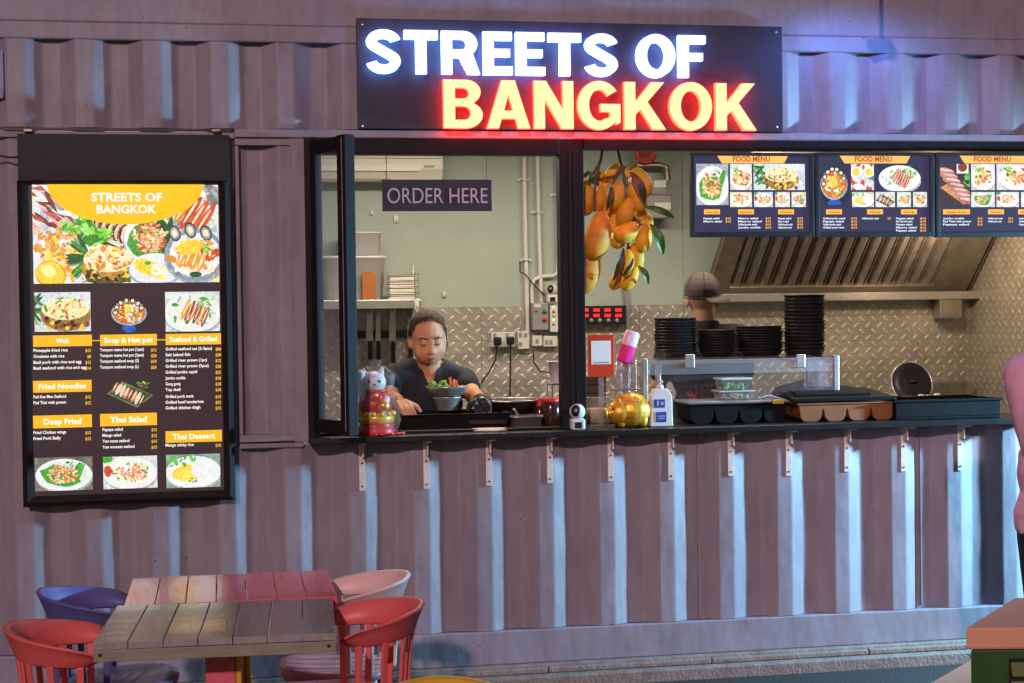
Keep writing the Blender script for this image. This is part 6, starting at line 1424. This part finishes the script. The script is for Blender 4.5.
# ------------------------------------------------------------------ furniture in front
def table(loc, label, w, d, mtop, medge, with_leg=True):
    t = thing('slatted_table', label, 'table', loc, 'wooden tables pushed together')
    z = .74; n = 7; pw = w/n
    mb = MB()
    for k in range(n): mb.box(-w/2+k*pw+.0012, -w/2+(k+1)*pw-.0012, -d/2, d/2, z-.021+rnd.uniform(-.0012, .0006), z+rnd.uniform(-.0012, .0006))
    mb.build('tabletop', mtop, t, .0018, world=False)
    mb = MB(); q = .001
    mb.box(-w/2+q, w/2-q, -d/2+q, -d/2+.022, z-.056, z-.0225); mb.box(-w/2+q, w/2-q, d/2-.022, d/2-q, z-.056, z-.0225); mb.box(-w/2+q, -w/2+.022, -d/2+.0225, d/2-.0225, z-.056, z-.0225); mb.box(w/2-.022, w/2-q, -d/2+.0225, d/2-.0225, z-.056, z-.0225)
    ap = mb.build('apron', medge, t, .002, world=False)
    for k in (-.47, .47): mb = MB(); mb.lathe([(0, .001), (.005, .001), (.006, -.002)], (k*w, -d/2+.0005, z-.036), 8, R=Matrix.Rotation(PI/2, 3, 'X')); mb.build('screw', 'screw', ap, world=False)
    mb = MB(); mb.box(-.045, .045, -.05, .04, .03, z-.057); plabel(mb.build('leg', 'wood_red', t, .006, world=False), 'red post under the table')
    mb = MB(); mb.box(.0455, .060, -.052, .042, .03, z-.058); plabel(mb.build('leg', 'wood_yellow', t, .002, world=False), 'yellow board on the table post')
    mb = MB(); mb.box(-.25, .25, -.03, .03, 0, .029); mb.box(-.03, .03, -.2, -.031, 0, .029); mb.box(-.03, .03, .031, .2, 0, .029); mb.build('foot', 'iron', t, .004, world=False)
    return t
tb = table((-.012, -2.033, 0), 'grey slatted wooden table nearest the camera between the chairs', .676, .565, 'wood_grey', 'wood_edge'); tb.rotation_euler.z = -.055
tb = table((.022, -1.478, 0), 'red slatted wooden table pushed against the back of the grey one', .672, .53, 'wood_red', 'wood_red'); tb.rotation_euler.z = -.0

def make_chair(label, mat_, seatm=None):
    t = thing('tub_chair', label, 'chair', (0, 0, 0), 'tub chairs round the tables')
    seatm = seatm or mat_
    # seat: rounded pad
    prof = [(.0, .405), (.15, .408), (.185, .418), (.198, .436), (.195, .450), (.17, .456), (.10, .450), (0, .446)]
    mb = MB(); n = 36; vs = []; fs = []
    for r, z in prof:
        for k in range(n):
            a_ = 2*PI*k/n; c, s_ = math.cos(a_), math.sin(a_); x = math.copysign(abs(c)**.75, c)*r*1.06+.03; y = math.copysign(abs(s_)**.75, s_)*r*1.04
            vs.append((x, y, z+(.008*(x+.02)/.2 if z > .43 else 0)))
    for i in range(len(prof)-1):
        for k in range(n): fs.append((i*n+k, i*n+(k+1) % n, (i+1)*n+(k+1) % n, (i+1)*n+k))
    mb.add(vs, fs, 0, True); mb.build('seat', seatm, t, world=False, merge=True)
    # back band: flared, highest at the back, ends rounded; open towards +x
    N = 40; a0, a1 = math.radians(78), math.radians(282)
    def ztop(u): return .757-.055*abs(u)**1.6
    def hgt(u): return .092-.042*abs(u)**2
    def sect(u, ang_, rt, rb, endk):
        zt_ = ztop(u); hb = hgt(u)*endk; zc = zt_-hgt(u)/2; th = .012
        o = [(rt+th, zc+hb*.5-.006), (rt+.006, zc+hb*.5), (rt-.008, zc+hb*.5-.004), (rt-th, zc+hb*.42), ((rt+rb)/2-.009, zc), (rb-.010, zc-hb*.5+.006), (rb-.002, zc-hb*.5), (rb+.008, zc-hb*.5+.005), (rb+.010, zc-hb*.40), ((rt+rb)/2+.008, zc), (rt+th*.7, zc+hb*.38)]
        c, s_ = math.cos(ang_), math.sin(ang_)
        return [(r*c*1.04, r*s_*.92, z) for r, z in o]
    rings = []
    for i in range(N+1):
        f = i/N; u = 2*f-1; ang_ = a0+(a1-a0)*f; e = min(f, 1-f)*N; endk = 1 if e >= 3 else [.35, .72, .92][int(e)]
        rings.append(sect(u, ang_, .245, .214, endk))
    m = len(rings[0]); vs = [v for r in rings for v in r]; fs = [(i*m+k, i*m+(k+1) % m, (i+1)*m+(k+1) % m, (i+1)*m+k) for i in range(N) for k in range(m)]+[tuple(range(m)), tuple(range(N*m, N*m+m))]
    mb = MB(); mb.add(vs, fs, 0, True); mb.build('backrest', mat_, t, world=False)
    for k in range(8):
        u = -.86+1.72*k/7; ang_ = a0+(a1-a0)*(u+1)/2; c, s_ = math.cos(ang_), math.sin(ang_); ztp = ztop(u)-hgt(u)+.006
        R_ = Matrix.Rotation(ang_, 3, 'Z'); mb = MB(); pr = []
        for z, r, w, d in ((ztp, .214, .024, .013), (.60, .205, .021, .012), (.44, .192, .024, .013)):
            for sx_, sy_ in ((-1, -1), (1, -1), (1, 1), (-1, 1)): v = R_@Vector((r+sx_*d/2, sy_*w/2, 0)); pr.append((v.x*1.04, v.y*.94, z))
        mb.add(pr, [(i*4+j, i*4+(j+1) % 4, (i+1)*4+(j+1) % 4, (i+1)*4+j) for i in range(2) for j in range(4)]+[(3, 2, 1, 0), (8, 9, 10, 11)]); mb.build('slat', mat_, t, .004, world=False)
    for sx_ in (-1, 1):
        for sy_ in (-1, 1): mb = MB(); mb.tube([(.03+sx_*.13, sy_*.125, .415), (.03+sx_*.19, sy_*.175, 0)], [.020, .013], 12); mb.build('leg', mat_, t, world=False)
    return t
c1 = make_chair('red tub chair at the near left corner of the grey table', 'ch_red'); c1.location = (-.397, -2.05, 0); c1.scale = (.9, .9, 1); c1.rotation_euler.z = .0
def recol(o, a, b):
    for ch in kids(o): 
        ch.data = ch.data.copy(); ch.data.materials[0] = MT[b if ch.name.startswith('seat') else a]
def chair_copy(label, loc, rz, m, ms):
    c = copy_tree(c1); c['label'] = label; c.location = loc; c.rotation_euler.z = rz; recol(c, m, ms); return c
chair_copy('violet blue tub chair at the left side of the red table', (-.368, -1.46, 0), .0, 'ch_blue', 'seat_violet')
chair_copy('red tub chair at the right side of the grey table', (.371, -1.97, 0), PI+.06, 'ch_red', 'ch_red')
chair_copy('pale pink tub chair at the right side of the red table', (.392, -1.43, 0), PI, 'ch_pink', 'seat_mauve')
chair_copy('yellow tub chair whose rim just shows at the bottom edge', (.505, -3.225, 0), -PI/2, 'ch_yellow', 'ch_yellow')
# coral stool board beside the red chair
p0, p1 = PZ(246, 683, .46), PZ(371, 677, .46)
t = thing('wooden_stool', 'coral painted wooden stool pushed under the grey table', 'stool', ((p0.x+p1.x)/2, p1.y-.12, 0))
w = (p1.x-p0.x)
mb = MB(); mb.box(p0.x, p1.x, p1.y-.26, p1.y, .425, .46); mb.build('seat', 'wood_red', t, .004)
for x in (p0.x+.04, p1.x-.04):
    for y in (p1.y-.22, p1.y-.04): mb = MB(); mb.box(x-.02, x+.02, y-.02, y+.02, 0, .4245); mb.build('leg', 'wood_red', t, .003)
# litter bin at the bottom right
bz = .80; c0 = PZ(965.5, 627.5, bz); brz = math.radians(-12)
t = thing('litter_bin', 'green slatted litter bin with a flat salmon lid at the bottom right', 'litter bin', (c0.x, c0.y, 0), rz=brz)
def trap(q): return [(q*1.6, q), (.86-q*1.6, q), (.86-.25-q*.4, .42-q), (.25+q*.4, .42-q)]     # trapezoid plan with slanting sides
mb = MB(); mb.prism(trap(0), 'z', bz-.060, bz); mb.build('lid', 'bin_lid', t, .007, world=False)
mb = MB(); mb.prism(trap(.009), 'z', .02, bz-.061); mb.build('body', 'bin_green', t, .006, world=False)
mb = MB(); mb.box(.115, .745, .0075, .0088, bz-.061-.64, bz-.085); mb.build('louvre_gap_shade', 'black_plastic', t, world=False)  # flat black sheet standing in for the shade between the louvres
for k in range(12):
    mb = MB(); z = bz-.061-.034-k*.05; ya = .0072
    mb.add([(.12, ya-.014, z-.034), (.74, ya-.014, z-.034), (.74, ya-.0008, z), (.12, ya-.0008, z), (.12, ya-.0008, z-.040), (.74, ya-.0008, z-.040)], [(0, 1, 2, 3), (4, 5, 1, 0), (0, 3, 4), (1, 5, 2)]); mb.build('louvre', 'bin_louvre_lit', t, world=False)
# low pink bench behind the bin
a_, b_ = PZ(928, 684, .45), PZ(975, 657, .45)
d = (b_-a_); d.z = 0; L_ = 1.0; dn = d.normalized(); rz = math.atan2(dn.y, dn.x)
st = a_-dn*.15; ce = st+dn*L_/2+Vector((dn.y, -dn.x, 0))*.13
t = thing('low_bench', 'pink painted wooden bench running diagonally behind the litter bin', 'bench', (ce.x, ce.y, 0), rz=rz)
mb = MB(); mb.box(-L_/2, L_/2, -.13, .13, .41, .45); mb.build('seat', 'bin_lid', t, .004, world=False)
for x in (-.4, .4):
    for y in (-.09, .09): mb = MB(); mb.box(x-.025, x+.025, y-.02, y+.02, 0, .4095); mb.build('leg', 'bin_lid', t, .003, world=False)

# pieces built in one go but standing apart become parts of their own
def split_loose(o):
    me = o.data; n = len(me.vertices); par = list(range(n))
    def find(i):
        while par[i] != i: par[i] = par[par[i]]; i = par[i]
        return i
    for e in me.edges: par[find(e.vertices[0])] = find(e.vertices[1])
    grp = {}
    for p in me.polygons: grp.setdefault(find(p.vertices[0]), []).append(p)
    if len(grp) < 2: return
    for k, ps in enumerate(list(grp.values())):
        ids = sorted({i for p in ps for i in p.vertices}); mp = {v: j for j, v in enumerate(ids)}
        m2 = bpy.data.meshes.new(me.name); m2.from_pydata([me.vertices[i].co.copy() for i in ids], [], [[mp[i] for i in p.vertices] for p in ps])
        for m in me.materials: m2.materials.append(m)
        for q, p in zip(m2.polygons, ps): q.use_smooth = p.use_smooth; q.material_index = p.material_index
        if k == 0: first = m2
        else: c = o.copy(); c.data = m2; COL.objects.link(c)
    o.data = first
for o in list(bpy.data.objects):
    if o.type == 'MESH' and o.parent is not None and o.name.split('.')[0] in ('corner_post', 'string', 'digits', 'end_wall', 'counter_support', 'lining', 'hinge', 'bezel', 'eyebrow', 'eyelash', 'eye', 'louvre', 'holder') and not kids(o): split_loose(o)
for o in bpy.data.objects:
    if o.name.split('.')[0] == 'digits': o.name = 'digit'

# ------------------------------------------------------------------ light
w = bpy.data.worlds.new('World'); scene.world = w; w.use_nodes = True
n = w.node_tree.nodes; bg = n['Background']; sk = n.new('ShaderNodeTexSky'); sk.sky_type = 'NISHITA'; sk.sun_disc = False
SD = Vector((.30, 1.0, -.42)).normalized()             # direction the key light travels
sk.sun_elevation = math.asin(-SD.z); sk.sun_rotation = math.atan2(-SD.x, -SD.y)
w.node_tree.links.new(sk.outputs[0], bg.inputs[0]); bg.inputs[1].default_value = .02
def lamp(kind, name, loc, energy, col, **kw):
    l = bpy.data.lights.new(name, kind); l.energy = energy; l.color = col
    for k, v in kw.items(): setattr(l, k, v)
    o = bpy.data.objects.new(name, l); COL.objects.link(o); o.location = loc; return o
sun = lamp('SUN', 'sun', (0, -5, 5), 1.4, (1, .69, .71), angle=math.radians(1.5)); sun.rotation_euler = SD.to_track_quat('-Z', 'Y').to_euler()
o = lamp('SPOT', 'street_lamp_light', (5.7, -.72, 1.62), 1900, (.30, .70, 1), shadow_soft_size=.10, spot_size=math.radians(92), spot_blend=.9); o.rotation_euler = (Vector((1.6, 0, .45))-o.location).to_track_quat('-Z', 'Y').to_euler()
o = lamp('SPOT', 'flood_light', FL+Vector((0, 0, .02)), 46, (.10, .27, 1), shadow_soft_size=.05, spot_size=math.radians(160), spot_blend=.6); o.rotation_euler = Vector((0, .35, -1)).to_track_quat('-Z', 'Y').to_euler()
for x, y, e in ((1.1, 1.15, 30), (2.7, 1.0, 24)):
    o = lamp('AREA', 'tube_light', (x, y, 2.67), e, (1, .84, .65), shape='RECTANGLE', size=1.15, size_y=.08)
o = lamp('POINT', 'hood_light', (4.1, 1.7, 1.95), 11, (1, .72, .45), shadow_soft_size=.05)

vs_ = scene.view_settings; vs_.view_transform = 'Standard'; vs_.look = 'None'; vs_.exposure = 0; vs_.gamma = 1; vs_.use_curve_mapping = False
scene.render.engine = 'CYCLES'; scene.cycles.use_denoising = True; scene.cycles.max_bounces = 8; scene.cycles.transparent_max_bounces = 16
scene.cycles.sample_clamp_indirect = 4; scene.cycles.caustics_reflective = False; scene.cycles.caustics_refractive = False
